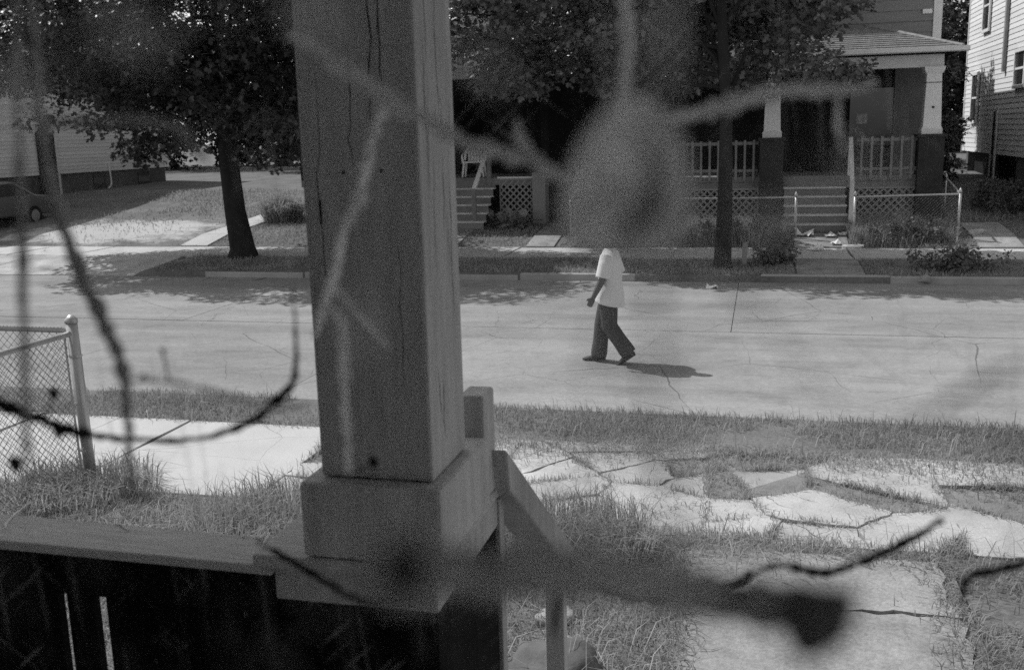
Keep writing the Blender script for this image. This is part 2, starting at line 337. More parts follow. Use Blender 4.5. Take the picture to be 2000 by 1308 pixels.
def dn(scale, rot, lo, hi, amt, det=4, ro=.55, loc=(0, 0, 0)):
    mp = n.new('ShaderNodeMapping'); mp.inputs['Rotation'].default_value = (0, rot, 0); mp.inputs['Scale'].default_value = scale; mp.inputs['Location'].default_value = loc
    vr = n.new('ShaderNodeVectorRotate'); vr.rotation_type = 'Y_AXIS'; vr.inputs['Angle'].default_value = rot; l.new(tc.outputs['Object'], vr.inputs[0]); mp.inputs['Rotation'].default_value = (0, 0, 0); l.new(vr.outputs[0], mp.inputs[0])
    q = n.new('ShaderNodeTexNoise'); q.inputs['Scale'].default_value = 1; q.inputs['Detail'].default_value = det; q.inputs['Roughness'].default_value = ro; l.new(mp.outputs[0], q.inputs[0])
    r = n.new('ShaderNodeMapRange'); r.inputs[1].default_value = lo; r.inputs[2].default_value = hi; r.inputs[3].default_value = 0; r.inputs[4].default_value = amt; l.new(q.outputs[0], r.inputs[0]); return r.outputs[0]
def mm(op, a, b):
    q = n.new('ShaderNodeMath'); q.operation = op
    for i, v in enumerate((a, b)):
        if isinstance(v, (int, float)): q.inputs[i].default_value = v
        else: l.new(v, q.inputs[i])
    return q.outputs[0]
big = dn((5, 1, 4), 0, .46, .70, 1.0, 3)
veil = mm('ADD', mm('MULTIPLY', dn((14, 1, 9), .3, .40, .75, .2, 6, .6), big), .0)
drip = mm('MULTIPLY', dn((70, 1, 5), .06, .56, .76, .34, 3), dn((9, 1, 5), 0, .40, .62, 1.0, 2, .5, (3, 0, 7)))
sc1 = dn((8, 1, 260), .75, .63, .70, .34, 2, .4); sc2 = dn((7, 1, 230), -.65, .64, .71, .34, 2, .4, (5, 0, 2)); sc3 = dn((240, 1, 7), .12, .645, .71, .30, 2, .4, (2, 0, 9))
scr = mm('MULTIPLY', mm('ADD', mm('ADD', sc1, sc2), sc3), dn((7, 1, 7), .2, .46, .66, 1.0, 3, .5, (8, 0, 1)))
spot = dn((90, 1, 90), 0, .71, .77, .3, 2)
fac = mm('MINIMUM', mm('ADD', mm('ADD', veil, drip), mm('ADD', scr, spot)), .55)
tr = n.new('ShaderNodeBsdfTransparent'); df = n.new('ShaderNodeBsdfDiffuse'); tl = n.new('ShaderNodeBsdfTranslucent'); df.inputs[0].default_value = (.4, .4, .4, 1); tl.inputs[0].default_value = (.48, .48, .48, 1)
m1 = n.new('ShaderNodeMixShader'); m1.inputs[0].default_value = .8; l.new(df.outputs[0], m1.inputs[1]); l.new(tl.outputs[0], m1.inputs[2])
m2 = n.new('ShaderNodeMixShader'); l.new(fac, m2.inputs[0]); l.new(tr.outputs[0], m2.inputs[1]); l.new(m1.outputs[0], m2.inputs[2]); l.new(m2.outputs[0], n['Material Output'].inputs[0])
part('glass_pane', MB().add([(WX0 + .05, .715, WZ0 + .05), (WX1 - .05, .715, WZ0 + .05), (WX1 - .05, .715, WZ1 - .05), (WX0 + .05, .715, WZ1 - .05)], [(0, 1, 2, 3)]), DIRT, win)
post = part('post', MB().box(-.772, -.556, 1.60, 1.805, 2.345, 3.62), POSTM, porch, bevel=.006)
pl = part('plinth', MB().box(-.802, -.532, 1.565, 1.885, 2.20, 2.343), POSTM, porch, bevel=.008)
part('pedestal', MB().box(-.872, -.556, 1.592, 2.005, .24, 2.12), DARKWOOD, porch)  # near-black wood puts the shade below the apron board into the colour
part('apron_board', MB().box(-.875, -.552, 1.585, 2.01, 2.10, 2.17), POSTM, porch, bevel=.004)
part('pedestal_cap', MB().box(-.905, -.545, 1.56, 2.02, 2.172, 2.198), RAILM, porch, bevel=.005)
# scattered nails and splits on the post face
for px, py, hgt in ((672, 337, 0), (745, 334, 0), (627, 415, .035)):
    d = FWD + RIGHT * ((px - 1000) / FPX) - UP * ((py - 654) / FPX); p = EYE + d * (1.6 / d.y)
    part('split' if hgt else 'nail', MB().box(p.x - .0016, p.x + .0016, 1.597, 1.605, p.z - .003 - hgt / 2, p.z + .003 + hgt / 2), DARKWOOD, post)
def wiggle(face, x, z0, z1, wd, seed):       # a drying crack: thin dark wandering groove strip 0.5 mm proud of the paint
    r = np.random.default_rng(seed); k = 14; zs = np.linspace(z0, z1, k); off = np.cumsum(r.normal(0, .0022, k)); off -= np.linspace(off[0], off[-1], k)
    wv = wd * np.sin(np.linspace(.15, pi - .15, k)) * r.uniform(.5, 1.3, k); mb = MB(); vs = []
    for s in (-1, 1):
        for i in range(k): vs.append((x + off[i] + s * wv[i] / 2, 1.5994, zs[i]) if face == 'f' else (-.5554, x + off[i] + s * wv[i] / 2, zs[i]))
    mb.add(vs, [(i, i + 1, k + i + 1, k + i) if face == 'f' else (i, k + i, k + i + 1, i + 1) for i in range(k - 1)]); part('crack', mb, DARKWOOD, post)
for s, (x, a, b_, wd) in enumerate(((-.640, 2.98, 3.22, .0035), (-.618, 2.99, 3.30, .0032), (-.675, 2.90, 3.10, .002), (-.735, 2.62, 3.06, .0014), (-.705, 2.45, 2.7, .0014), (-.60, 2.5, 2.8, .0012))): wiggle('f', x, a, b_, wd, s)
for s in range(16):
    z = RNG.uniform(2.4, 3.2); wiggle('r', RNG.uniform(1.625, 1.79), z, z + RNG.uniform(.07, .3), RNG.uniform(.001, .0026), 50 + s)
# rail to the left and the dark planks under it
part('rail_cap', MB().hexa([(-4.6, 1.565, 2.188), (-.876, 1.575, 2.150), (-.876, 1.70, 2.150), (-4.6, 1.69, 2.188), (-4.6, 1.565, 2.212), (-.876, 1.575, 2.170), (-.876, 1.70, 2.170), (-4.6, 1.69, 2.212)]), RAILM, porch, bevel=.004)
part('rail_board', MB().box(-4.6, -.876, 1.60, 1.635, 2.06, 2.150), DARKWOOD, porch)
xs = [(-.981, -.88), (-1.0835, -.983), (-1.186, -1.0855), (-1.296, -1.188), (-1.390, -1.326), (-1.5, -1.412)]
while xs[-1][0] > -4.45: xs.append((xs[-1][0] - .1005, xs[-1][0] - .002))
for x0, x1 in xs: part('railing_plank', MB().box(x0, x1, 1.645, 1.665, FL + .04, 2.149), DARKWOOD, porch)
part('bottom_board', MB().box(-4.6, -.876, 1.60, 1.635, FL + .02, FL + .12), DARKWOOD, porch)
# stair newel, sloping handrail, stairs
part('newel', MB().box(-.60, -.545, 1.90, 1.985, 2.199, 2.425), POSTM, porch, bevel=.006)
zr = lambda y: 2.335 - .725 * (y - 1.9)
part('handrail', MB().hexa([(-.60, 1.975, zr(1.975) - .085), (-.512, 1.975, zr(1.975) - .085), (-.512, 2.76, zr(2.76) - .085), (-.60, 2.76, zr(2.76) - .085), (-.60, 1.955, zr(1.955)), (-.512, 1.955, zr(1.955)), (-.512, 2.78, zr(2.78)), (-.60, 2.78, zr(2.78))]), POSTM, porch, bevel=.006)
part('corner_post', MB().box(-.585, -.548, 2.012, 2.05, .24, 2.16), POSTM, porch, bevel=.003)
part('stair_post', MB().box(-.585, -.53, 2.62, 2.67, .23, zr(2.67) - .08), POSTM, porch, bevel=.003)
for i in range(6):
    z = FL - .19 * (i + 1); y = 2.04 + .26 * i
    part('stair_tread', MB().box(-.50, 1.2, y, y + .29, z - .04, z), DECKW, porch, bevel=.004)
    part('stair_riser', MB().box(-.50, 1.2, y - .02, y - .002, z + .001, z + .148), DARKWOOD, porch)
part('stringer', MB().hexa([(-.545, 2.05, .3), (-.505, 2.05, .3), (-.505, 3.62, .2), (-.545, 3.62, .2), (-.545, 2.05, 1.3), (-.505, 2.05, 1.3), (-.505, 3.62, .24), (-.545, 3.62, .24)]), POSTM, porch)
# frayed twine wound round the rail
TW = mat('frayed_twine', .95, var=.1, transl=.3)
def rp(x, y, yy): d = FWD + RIGHT * ((x - 1000) / FPX) - UP * ((y - 654) / FPX); p = EYE + d * ((2.172 - CAM_H) / d.z); p = EYE + d * (((2.17 + (-.876 - p.x) / 3.724 * .042 + .003) - CAM_H) / d.z); return p if p.y > 1.568 else EYE + d * (1.567 / d.y)
def twine(px, py, pts, label):
    o = None
    for i, ln in enumerate(pts):
        q = part('twine' if i == 0 else 'strand', MB().tube([rp(x, y, yy) for x, y, yy in ln], .0021, 5), TW, o)
        if i == 0: o = q
    tag(o, label, 'twine', 'twine knots on the porch rail')
twine(235, 1010, [[(290, 985, 1.69), (270, 997, 1.64), (236, 1012, 1.572), (234, 1022, 1.568), (252, 1034, 1.567)], [(240, 1012, 1.575), (216, 1011, 1.59), (213, 1003, 1.62), (236, 994, 1.66)], [(236, 1010, 1.572), (230, 1000, 1.6), (228, 1024, 1.566)], [(262, 997, 1.64), (246, 1008, 1.6), (234, 1016, 1.57)]], 'frayed pale twine knot with loose loop on the plank rail')
twine(30, 1010, [[(62, 978, 1.70), (30, 1002, 1.6), (11, 1022, 1.566), (12, 1030, 1.566)]], 'single strand of twine slung across the plank rail')
twine(515, 1045, [[(552, 1014, 1.70), (535, 1022, 1.66), (510, 1022, 1.64)], [(520, 1038, 1.6), (508, 1052, 1.565), (500, 1046, 1.57)], [(525, 1040, 1.6), (512, 1070, 1.564), (513, 1082, 1.564)], [(482, 1038, 1.6), (474, 1049, 1.566), (480, 1040, 1.59)]], 'frayed twine ends sticking out where rail meets pedestal')

# ------------------------------------------------------------------ chain-link fences
def links(mb, a, b, z0, z1, sp, r):
    a = Vector(a); b = Vector(b); L = (b - a).length; d = (b - a) / L; H = z1 - z0; k = int((L + H) / sp)
    for i in range(k + 1):
        for sgn in (1, -1):
            s0 = i * sp - H; s1 = i * sp; t0 = max(0, -s0) ; t1 = min(H, L - s0)
            if t1 - t0 < .02: continue
            p = []
            for t in (t0, t1):
                s = s0 + t; s = s if sgn > 0 else L - s; q = a + d * s; p.append(Vector((q.x, q.y, z0 + t)))
            mb.tube(p, r, 3, False)
nf = thing('chain_link_fence', (-5.42, 6.87, gh(0, 6.87)), 'chain-link fence with a round corner post in weeds beside the near pavement', 'fence')
part('corner_post', MB().tube([(-5.42, 6.87, .1), (-5.44, 6.87, 1.54)], .046, 14), STEEL, nf, smooth=True)
part('post_cap', MB().tube([(-5.44, 6.87, 1.535), (-5.44, 6.87, 1.565), (-5.44, 6.87, 1.60)], [.053, .05, .018], 14), STEEL, nf, smooth=True)
part('tension_bar', MB().tube([(-5.50, 6.86, .2), (-5.515, 6.86, 1.46)], .008, 6), STEEL, nf)
part('tension_bar', MB().tube([(-5.44, 6.79, .2), (-5.46, 6.79, 1.46)], .008, 6), STEEL, nf)
part('top_rail', MB().tube([(-5.44, 6.87, 1.47), (-14, 6.87, 1.50)], .022, 10), STEEL, nf, smooth=True)
part('top_rail', MB().tube([(-5.44, 6.87, 1.45), (-5.46, 2.1, 1.47)], .024, 10), STEEL, nf, smooth=True)
for z in (.45, .85, 1.25): part('band', MB().tube([(-5.435, 6.87, z), (-5.435, 6.87, z + .02)], .052, 12), STEEL, nf)
for x in (-8.4, -11.2, -14): part('line_post', MB().tube([(x, 6.87, .1), (x, 6.87, 1.5)], .028, 10), STEEL, nf)
for y in (4.4, 2.1): part('line_post', MB().tube([(-5.45, y, .1), (-5.45, y, 1.48)], .028, 10), STEEL, nf)
mb = MB(); links(mb, (-5.50, 6.862, 0), (-14, 6.862, 0), .17, 1.50, .07, .0022); links(mb, (-5.45, 6.80, 0), (-5.45, 2.1, 0), .17, 1.48, .07, .0022)
tag(part('wire_mesh', mb, WIRE, nf), kind='stuff')
ff = thing('chain_link_fence', (4.35, 24.5, gh(0, 24.5)), 'low galvanised chain-link fence with pointed post caps round the bungalow yard', 'fence')
def fpost(x, y, h, r=.03):
    z = gh(x, y); p = part('fence_post', MB().tube([(x, y, z - .1), (x, y, z + h)], r, 10), STEEL, ff, smooth=True)
    part('post_cap', MB().tube([(x, y, z + h), (x, y, z + h + .03), (x, y, z + h + .07), (x, y, z + h + .12)], [r * 1.2, r * 1.35, r * 1.0, .004], 10), STEEL, p, smooth=True)
    for k in (.25, .6): part('band', MB().tube([(x, y, z + h * k), (x, y, z + h * k + .03)], r * 1.25, 8), STEEL, p)
for x, y, h in ((-4.6, 24.5, 1.0), (-2.3, 24.5, 1.0), (.78, 24.5, 1.0), (2.10, 24.5, 1.0), (4.35, 24.45, 1.06), (4.45, 27.0, 1.06)): fpost(x, y, h)
part('top_rail', MB().tube([(-4.6, 24.5, 1.31), (.78, 24.5, 1.31)], .022, 8), STEEL, ff); part('top_rail', MB().tube([(2.1, 24.5, 1.31), (4.35, 24.45, 1.36)], .022, 8), STEEL, ff)
part('top_rail', MB().tube([(4.35, 24.45, 1.36), (4.45, 27.0, 1.60)], .024, 8), STEEL, ff)
mb = MB(); links(mb, (-4.6, 24.51, 0), (.78, 24.51, 0), .36, 1.3, .075, .0011); links(mb, (2.1, 24.51, 0), (4.35, 24.46, 0), .36, 1.33, .075, .0011); links(mb, (4.36, 24.45, 0), (4.46, 27, 0), .5, 1.4, .075, .0011)
tag(part('wire_mesh', mb, WIRE, ff), kind='stuff')

# ------------------------------------------------------------------ houses across the street
def clap_wall_x(parent, X, face, y0, y1, z0, z1, pitch, m, lap=.018):       # boards on a plane X = const, face = -1 / +1
    z = z0
    while z < z1 - .01:
        zz = min(z + pitch, z1); o = face * lap
        part('siding_board', MB().hexa([(X - face * .01, y0, z), (X + o, y0, z), (X + o, y1, z), (X - face * .01, y1, z), (X - face * .01, y0, zz), (X + o * .2, y0, zz), (X + o * .2, y1, zz), (X - face * .01, y1, zz)]), m, parent); z = zz
def clap_wall_y(parent, Y, x0, x1, z0, z1, pitch, m, lap=.018):             # faces -Y
    z = z0
    while z < z1 - .01:
        zz = min(z + pitch, z1)
        part('siding_board', MB().hexa([(x0, Y - lap, z), (x1, Y - lap, z), (x1, Y + .01, z), (x0, Y + .01, z), (x0, Y - lap * .2, zz), (x1, Y - lap * .2, zz), (x1, Y + .01, zz), (x0, Y + .01, zz)]), m, parent); z = zz
def win_x(parent, X, face, y0, y1, z0, z1):
    f = face; wn = part('window', MB().box(min(X, X + f * .03), max(X, X + f * .03), y0, y1, z0, z1), GLASS, parent)
    t = .1; A, B = (X + f * .02, X + f * .075)
    mb = MB()
    for a in ((y0 - t, y0, z0 - t, z1 + t), (y1, y1 + t, z0 - t, z1 + t), (y0, y1, z1, z1 + t), (y0, y1, z0 - t, z0)): mb.box(min(A, B), max(A, B), *a)
    part('window_frame', mb, TRIM, wn); zc = (z0 + z1) / 2
    part('sash_bar', MB().box(min(A, X + f * .05), max(A, X + f * .05), y0, y1, zc - .03, zc + .03), TRIM, wn)
# right-hand house with pale clapboards
rh = thing('house', (10.5, 30, gh(0, 30)), 'tall pale clapboard house raised on dark piers, sunlit on its side', 'house')
part('wall', MB().box(7.02, 14, 22.0, 39.6, 1.95, 9.0), SIDW, rh)
clap_wall_x(rh, 7.02, -1, 22.0, 39.62, 1.95, 8.9, .152, SIDW)
part('corner_board', MB().box(6.985, 7.1, 39.60, 39.72, 1.9, 9.0), TRIM, rh)
part('foundation', MB().box(7.25, 13.8, 22.3, 39.3, .3, 1.95), DARKWALL, rh)
for y in (24, 27.6, 31.2, 34.8, 38.6): part('pier', MB().box(7.04, 7.3, y, y + .3, .3, 1.95), BLOCK, rh)
win_x(rh, 7.0, -1, 37.2, 38.1, 3.0, 4.5); win_x(rh, 7.0, -1, 31.0, 32.1, 3.95, 4.85); win_x(rh, 7.0, -1, 36.1, 37.0, 5.9, 7.4); win_x(rh, 7.0, -1, 29.0, 30.2, 5.9, 7.4)
part('downspout', MB().box(6.90, 6.985, 33.45, 33.62, 4.4, 8.9), mat('old_downspout', .3), rh)
part('door_frame', MB().box(6.95, 6.99, 34.0, 34.14, 1.2, 3.3), TRIM, rh); part('door_frame', MB().box(6.95, 6.99, 34.56, 34.7, 1.2, 3.3), TRIM, rh)
part('door', MB().box(6.96, 7.0, 34.14, 34.56, 1.2, 3.25), DARKWALL, rh)
part('roof', MB().hexa([(6.6, 21.5, 8.8), (10.5, 21.5, 11.8), (10.5, 40, 11.8), (6.6, 40, 8.8), (6.6, 21.5, 9.0), (10.5, 21.5, 12.0), (10.5, 40, 12.0), (6.6, 40, 9.0)]), ROOFM, rh)
part('roof', MB().hexa([(10.5, 21.5, 11.8), (14.4, 21.5, 8.8), (14.4, 40, 8.8), (10.5, 40, 11.8), (10.5, 21.5, 12.0), (14.4, 21.5, 9.0), (14.4, 40, 9.0), (10.5, 40, 12.0)]), ROOFM, rh)
# left-hand house on the open lot, side wall seen at a slant
lh = thing('house', (-30, 33, 1.0), 'white clapboard house on a grey block base beside the open lot', 'house')
part('wall', MB().box(-33, -26.02, 26.0, 40.5, 1.9, 7.5), SIDW, lh)
clap_wall_x(lh, -26.02, 1, 26.0, 40.5, 1.9, 7.4, .14, SIDW)
part('foundation', MB().box(-32.8, -26.1, 26.2, 40.3, .3, 1.9), BLOCK, lh)
part('side_doorway_shade', MB().box(-26.05, -25.93, 32.05, 32.95, 1.1, 3.42), DARKWALL, lh)  # near-black box stands in for the shade of an open side doorway
part('door_frame', MB().box(-26.05, -25.90, 32.95, 33.05, 1.1, 3.5), TRIM, lh)
for y in (28.2, 35.2, 38.2): part('basement_window', MB().box(-26.12, -26.06, y, y + .8, 1.25, 1.75), GLASS, lh)
part('drain_pipe', MB().tube([(-25.95, 36.1, 2.2), (-25.9, 36.1, 1.45), (-25.8, 35.9, 1.30), (-25.4, 35.2, 1.25)], .03, 6), PLASTIC, lh)
part('roof', MB().hexa([(-33.4, 25.6, 7.3), (-29.5, 25.6, 10.3), (-29.5, 41, 10.3), (-33.4, 41, 7.3), (-33.4, 25.6, 7.5), (-29.5, 25.6, 10.5), (-29.5, 41, 10.5), (-33.4, 41, 7.5)]), ROOFM, lh)
part('roof', MB().hexa([(-29.5, 25.6, 10.3), (-25.6, 25.6, 7.3), (-25.6, 41, 7.3), (-29.5, 41, 10.3), (-29.5, 25.6, 10.5), (-25.6, 25.6, 7.5), (-25.6, 41, 7.5), (-29.5, 41, 10.5)]), ROOFM, lh)

def lattice(x0, x1, y, z0, z1, sp, wd, parent, m):
    mb = MB(); L = x1 - x0; H = z1 - z0
    for i in range(int((L + H) / sp) + 1):
        for sgn, dy in ((1, 0), (-1, .008)):
            s0 = i * sp - H; t0 = max(0, -s0); t1 = min(H, L - s0)
            if t1 - t0 < .03: continue
            p = [((x0 + s0 + t) if sgn > 0 else (x1 - s0 - t), y + dy, z0 + t) for t in (t0, t1)]
            mb.bar(p[0], p[1], wd, .007, (0, 1, 0))
    o = part('lattice', mb, m, parent)
    fr = MB(); fr.box(x0 - .03, x1 + .03, y - .012, y + .02, z1 + .001, z1 + .045); fr.box(x0 - .03, x0 - .001, y - .012, y + .02, z0, z1); fr.box(x1 + .001, x1 + .03, y - .012, y + .02, z0, z1)
    part('lattice_frame', fr, m, o); return o
LATT = mat('grey_lattice', .32, var=.15, scale=5)
STEPW = mat('worn_step_paint', .6, var=.18, scale=4, bump=.3)
def steps(parent, x0, x1, yd, zd, n, rise, run):
    for i in range(n):
        z = zd - rise * (i + 1); y = yd - run * (i + 1)
        part('stair_tread', MB().box(x0, x1, y - .03, y + run, z - .04, z), STEPW, parent)
        part('stair_riser', MB().box(x0 + .02, x1 - .02, y + .0, y + .02, z - rise + .001, z - .041), DECKW, parent)
        part('stair_riser', MB().box(x0 + .02, x1 - .02, y + run + .001, y + run + .02, z + .001, z + rise - .045), DECKW, parent) if i == 0 else None
# bungalow with square columns
bh = thing('bungalow', (1, 29, gh(0, 29)), 'dark bungalow with white tapered porch columns, balusters and lattice skirt', 'house')
DZ = 1.72
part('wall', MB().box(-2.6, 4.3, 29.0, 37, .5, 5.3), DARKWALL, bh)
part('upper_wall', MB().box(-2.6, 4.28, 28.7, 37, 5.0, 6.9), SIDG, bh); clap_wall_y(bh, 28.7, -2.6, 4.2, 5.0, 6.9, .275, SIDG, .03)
part('corner_board', MB().box(4.19, 4.40, 28.655, 28.72, 5.0, 6.9), TRIM, bh); part('vent_cover', MB().box(3.92, 4.15, 28.63, 28.67, 5.72, 5.83), TRIM, bh)
part('upper_window', MB().box(.2, 1.2, 28.64, 28.68, 5.7, 6.7), GLASS, bh)
part('main_roof', MB().add([(-3.1, 28.2, 6.9), (4.8, 28.2, 6.9), (4.8, 37.5, 6.9), (-3.1, 37.5, 6.9), (.2, 31.5, 8.6), (1.5, 31.5, 8.6), (1.5, 34.5, 8.6), (.2, 34.5, 8.6), (-3.1, 28.2, 6.75), (4.8, 28.2, 6.75), (4.8, 37.5, 6.75), (-3.1, 37.5, 6.75)], [(0, 1, 5, 4), (1, 2, 6, 5), (2, 3, 7, 6), (3, 0, 4, 7), (4, 5, 6, 7), (8, 11, 10, 9), (0, 8, 9, 1), (1, 9, 10, 2), (2, 10, 11, 3), (3, 11, 8, 0)]), ROOFM, bh)
# porch floor of single planks
x = -2.4
while x < 4.0:
    part('deck_plank', MB().box(x, x + .132, 26.55, 29.0, DZ - .03, DZ + RNG.normal(0, .002)), DECKW, bh); x += .14
part('deck_fascia', MB().box(-2.4, 4.05, 26.50, 26.545, DZ - .14, DZ - .005), DECKW, bh)
part('deck_fascia', MB().box(-2.4, 4.05, 26.52, 26.56, DZ - .30, DZ - .15), DECKW, bh)
part('ceiling', MB().box(-2.6, 4.4, 26.1, 29.0, 4.56, 4.62), DARKWOOD, bh)
part('beam', MB().box(-2.45, 4.16, 26.42, 26.62, 4.27, 4.62), TRIM, bh)
part('porch_roof', MB().add([(-3.0, 26.0, 4.66), (4.55, 26.0, 4.66), (2.55, 28.68, 5.46), (-3.0, 28.68, 5.46), (4.55, 28.68, 4.66), (-3.0, 26.0, 4.62), (4.55, 26.0, 4.62), (4.55, 28.68, 4.62), (-3.0, 28.68, 4.62)],
     [(0, 1, 2, 3), (1, 4, 2), (5, 8, 7, 6), (0, 5, 6, 1), (1, 6, 7, 4), (2, 4, 7, 8, 3), (3, 8, 5, 0)]), ROOFM, bh)
for k in range(13):
    t0, t1 = k / 13, (k + 1.15) / 13; y0, y1 = 26.0 + 2.66 * t0, 26.0 + 2.66 * min(t1, 1); z0, z1 = 4.675 + .8 * t0, 4.665 + .8 * min(t1, 1); xa, xb = 4.55 - 2.0 * t0 - .02, 4.55 - 2.0 * min(t1, 1) - .02
    part('shingle_course', MB().add([(-3.0, y0, z0), (xa, y0, z0), (xb, y1, z1), (-3.0, y1, z1), (-3.0, y0, z0 + .028), (xa, y0, z0 + .028), (xb, y1, z1 + .004), (-3.0, y1, z1 + .004)], [(3, 2, 1, 0), (4, 5, 6, 7), (0, 1, 5, 4), (1, 2, 6, 5), (2, 3, 7, 6), (3, 0, 4, 7)]), ROOFM, bh)
part('hip_cap', MB().tube([(4.5, 26.06, 4.70), (2.55, 28.66, 5.48)], .06, 6), ROOFM, bh)
part('gutter', MB().add([(-3.0, 25.86, 4.60), (4.62, 25.86, 4.60), (4.62, 25.86, 4.70), (-3.0, 25.86, 4.70), (-3.0, 25.99, 4.58), (4.62, 25.99, 4.58), (4.62, 25.99, 4.68), (-3.0, 25.99, 4.68)], [(0, 1, 2, 3), (1, 0, 4, 5), (0, 3, 7, 4), (1, 5, 6, 2), (5, 4, 7, 6)]), TRIM, bh)
def column(cx):
    c = part('column', MB().loft([[(cx + s * w_, 26.52 + t * w_, z) for s, t in ((-1, -1), (1, -1), (1, 1), (-1, 1))] for z, w_ in ((2.86, .205), (3.9, .175), (4.12, .168))]), TRIM, bh)
    part('column_base', MB().loft([[(cx + s * w_, 26.52 + t * w_, z) for s, t in ((-1, -1), (1, -1), (1, 1), (-1, 1))] for z, w_ in ((2.69, .235), (2.82, .235), (2.861, .21))]), TRIM, c)
    part('capital', MB().loft([[(cx + s * w_, 26.52 + t * w_, z) for s, t in ((-1, -1), (1, -1), (1, 1), (-1, 1))] for z, w_ in ((4.119, .19), (4.2, .225), (4.272, .235))]), TRIM, c)
    part('neck_band', MB().box(cx - .18, cx + .18, 26.34, 26.70, 3.89, 3.915), DECKW, c)
    part('pier', MB().box(cx - .29, cx + .29, 26.2, 26.78, .35, 2.62), BRICKD, bh); part('pier_cap', MB().box(cx - .34, cx + .34, 26.15, 26.83, 2.621, 2.69), BRICKD, bh)
    return c
c0 = column(.21); c1 = column(3.95)
part('pier', MB().box(-2.7, -2.13, 26.2, 26.78, .35, 2.62), BRICKD, bh); part('porch_post', MB().box(-2.55, -2.35, 26.4, 26.6, 2.62, 4.27), DARKWALL, bh)
part('nail_plate', MB().box(3.93, 3.98, 26.315, 26.325, 3.3, 3.35), DARKWOOD, c1)
def balusters(parent, x0, x1, n, y, z0, z1, m, r=.03):
    part('rail', MB().box(x0, x1, y + .03, y + .07, z1 - .12, z1 - .04), m, parent); part('bottom_rail', MB().box(x0, x1, y + .03, y + .07, z0 + .10, z0 + .17), m, parent)
    me = None
    for i in range(n):
        x = x0 + (x1 - x0) * (i + .5) / n
        if me is None:
            o = part('baluster', MB().loft([[(s * q, y + t * q, z) for s, t in ((-1, -1), (1, -1), (1, 1), (-1, 1))] for z, q in ((z0 - .12, r), (z0 + .25, r), (z0 + .27, r * .8), (z0 + .5, r * .9), (z1 - .22, r * .8), (z1 - .2, r), (z1, r))]), m, parent); me = o.data; o.location.x += x
        else:
            o = link_mesh('baluster', me, m, parent); o.location.x += x
BALM = mat('grey_baluster_paint', .27, var=.15, scale=5)
balusters(bh, 2.26, 3.66, 6, 26.48, DZ + .02, 2.66, BALM); balusters(bh, -2.1, -.12, 9, 26.48, DZ + .02, 2.64, BALM)
lattice(2.22, 3.66, 26.5, .62, 1.38, .18, .042, bh, LATT); lattice(-2.1, -.12, 26.5, .62, 1.38, .18, .042, bh, LATT)
steps(bh, .52, 2.02, 26.5, DZ - .06, 5, .205, .27)
part('stair_rail', MB().bar((2.11, 26.5, 2.64), (2.08, 25.25, 1.66), .10, .045), TRIM, bh); part('stair_post', MB().box(2.03, 2.13, 25.2, 25.3, .4, 1.655), TRIM, bh); part('stair_post', MB().box(2.06, 2.16, 26.45, 26.475, DZ, 2.63), TRIM, bh)
part('front_door', MB().box(.75, 1.75, 28.93, 28.995, DZ, 3.85), mat('black_door', .01, spec=.05), bh)
fw = part('front_window', MB().box(2.25, 3.45, 28.95, 28.995, 2.4, 3.9), GLASS, bh); part('posted_notice', MB().box(2.42, 2.70, 28.93, 28.948, 2.98, 3.24), mat('faded_notice', .35, var=.4, scale=9), fw)
part('side_wall_panel', MB().box(3.35, 4.25, 28.85, 28.949, 1.7, 4.5), BLOCK, bh)
# porch house behind the trees (left of the bungalow)
ph = thing('house', (-9.5, 31, gh(0, 31)), 'porch house behind maple branches with worn steps and a lattice panel', 'house')
PZ = 1.78
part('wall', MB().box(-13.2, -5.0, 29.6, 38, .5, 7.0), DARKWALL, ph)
x = -13.0
while x < -5.8:
    part('deck_plank', MB().box(x, x + .132, 26.95, 29.6, PZ - .03, PZ + RNG.normal(0, .002)), DECKW, ph); x += .14
part('deck_fascia', MB().box(-13, -5.75, 26.9, 26.945, PZ - .2, PZ - .005), DECKW, ph)
steps(ph, -9.2, -7.15, 26.9, PZ - .06, 5, .205, .27)
lattice(-7.02, -6.12, 26.9, .65, 1.70, .18, .042, ph, LATT); part('lattice_rail', MB().box(-7.1, -6.05, 26.86, 26.93, 1.75, 1.80), TRIM, ph)
part('pier', MB().box(-6.08, -5.72, 26.7, 27.2, .4, 1.9), mat('pale_stucco', .30, var=.15), ph); part('side_wall', MB().box(-5.80, -5.66, 27.21, 29.6, .4, 1.75), BRICKD, ph)
part('stair_rail', MB().bar((-7.36, 27.0, 2.62), (-7.42, 25.62, 1.55), .11, .05), TRIM, ph); part('stair_post', MB().box(-7.48, -7.37, 25.57, 25.66, .4, 1.54), DECKW, ph); part('stair_post', MB().box(-7.40, -7.29, 26.88, 26.985, PZ - .5, 2.6), DECKW, ph)
part('porch_roof', MB().hexa([(-13.6, 26.2, 4.75), (-4.9, 26.2, 4.75), (-4.9, 29.6, 5.6), (-13.6, 29.6, 5.6), (-13.6, 26.2, 4.9), (-4.9, 26.2, 4.9), (-4.9, 29.6, 5.75), (-13.6, 29.6, 5.75)]), ROOFM, ph)
part('fascia', MB().box(-13.6, -4.9, 26.1, 26.19, 4.7, 4.95), TRIM, ph); part('frieze', MB().box(-13.2, -5.2, 26.75, 26.95, 4.45, 4.74), TRIM, ph)
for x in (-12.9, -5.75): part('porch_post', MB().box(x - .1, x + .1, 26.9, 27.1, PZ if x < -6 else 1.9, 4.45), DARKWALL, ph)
clap_wall_y(ph, 29.6, -13.2, -5.0, 5.8, 7.0, .2, SIDW)
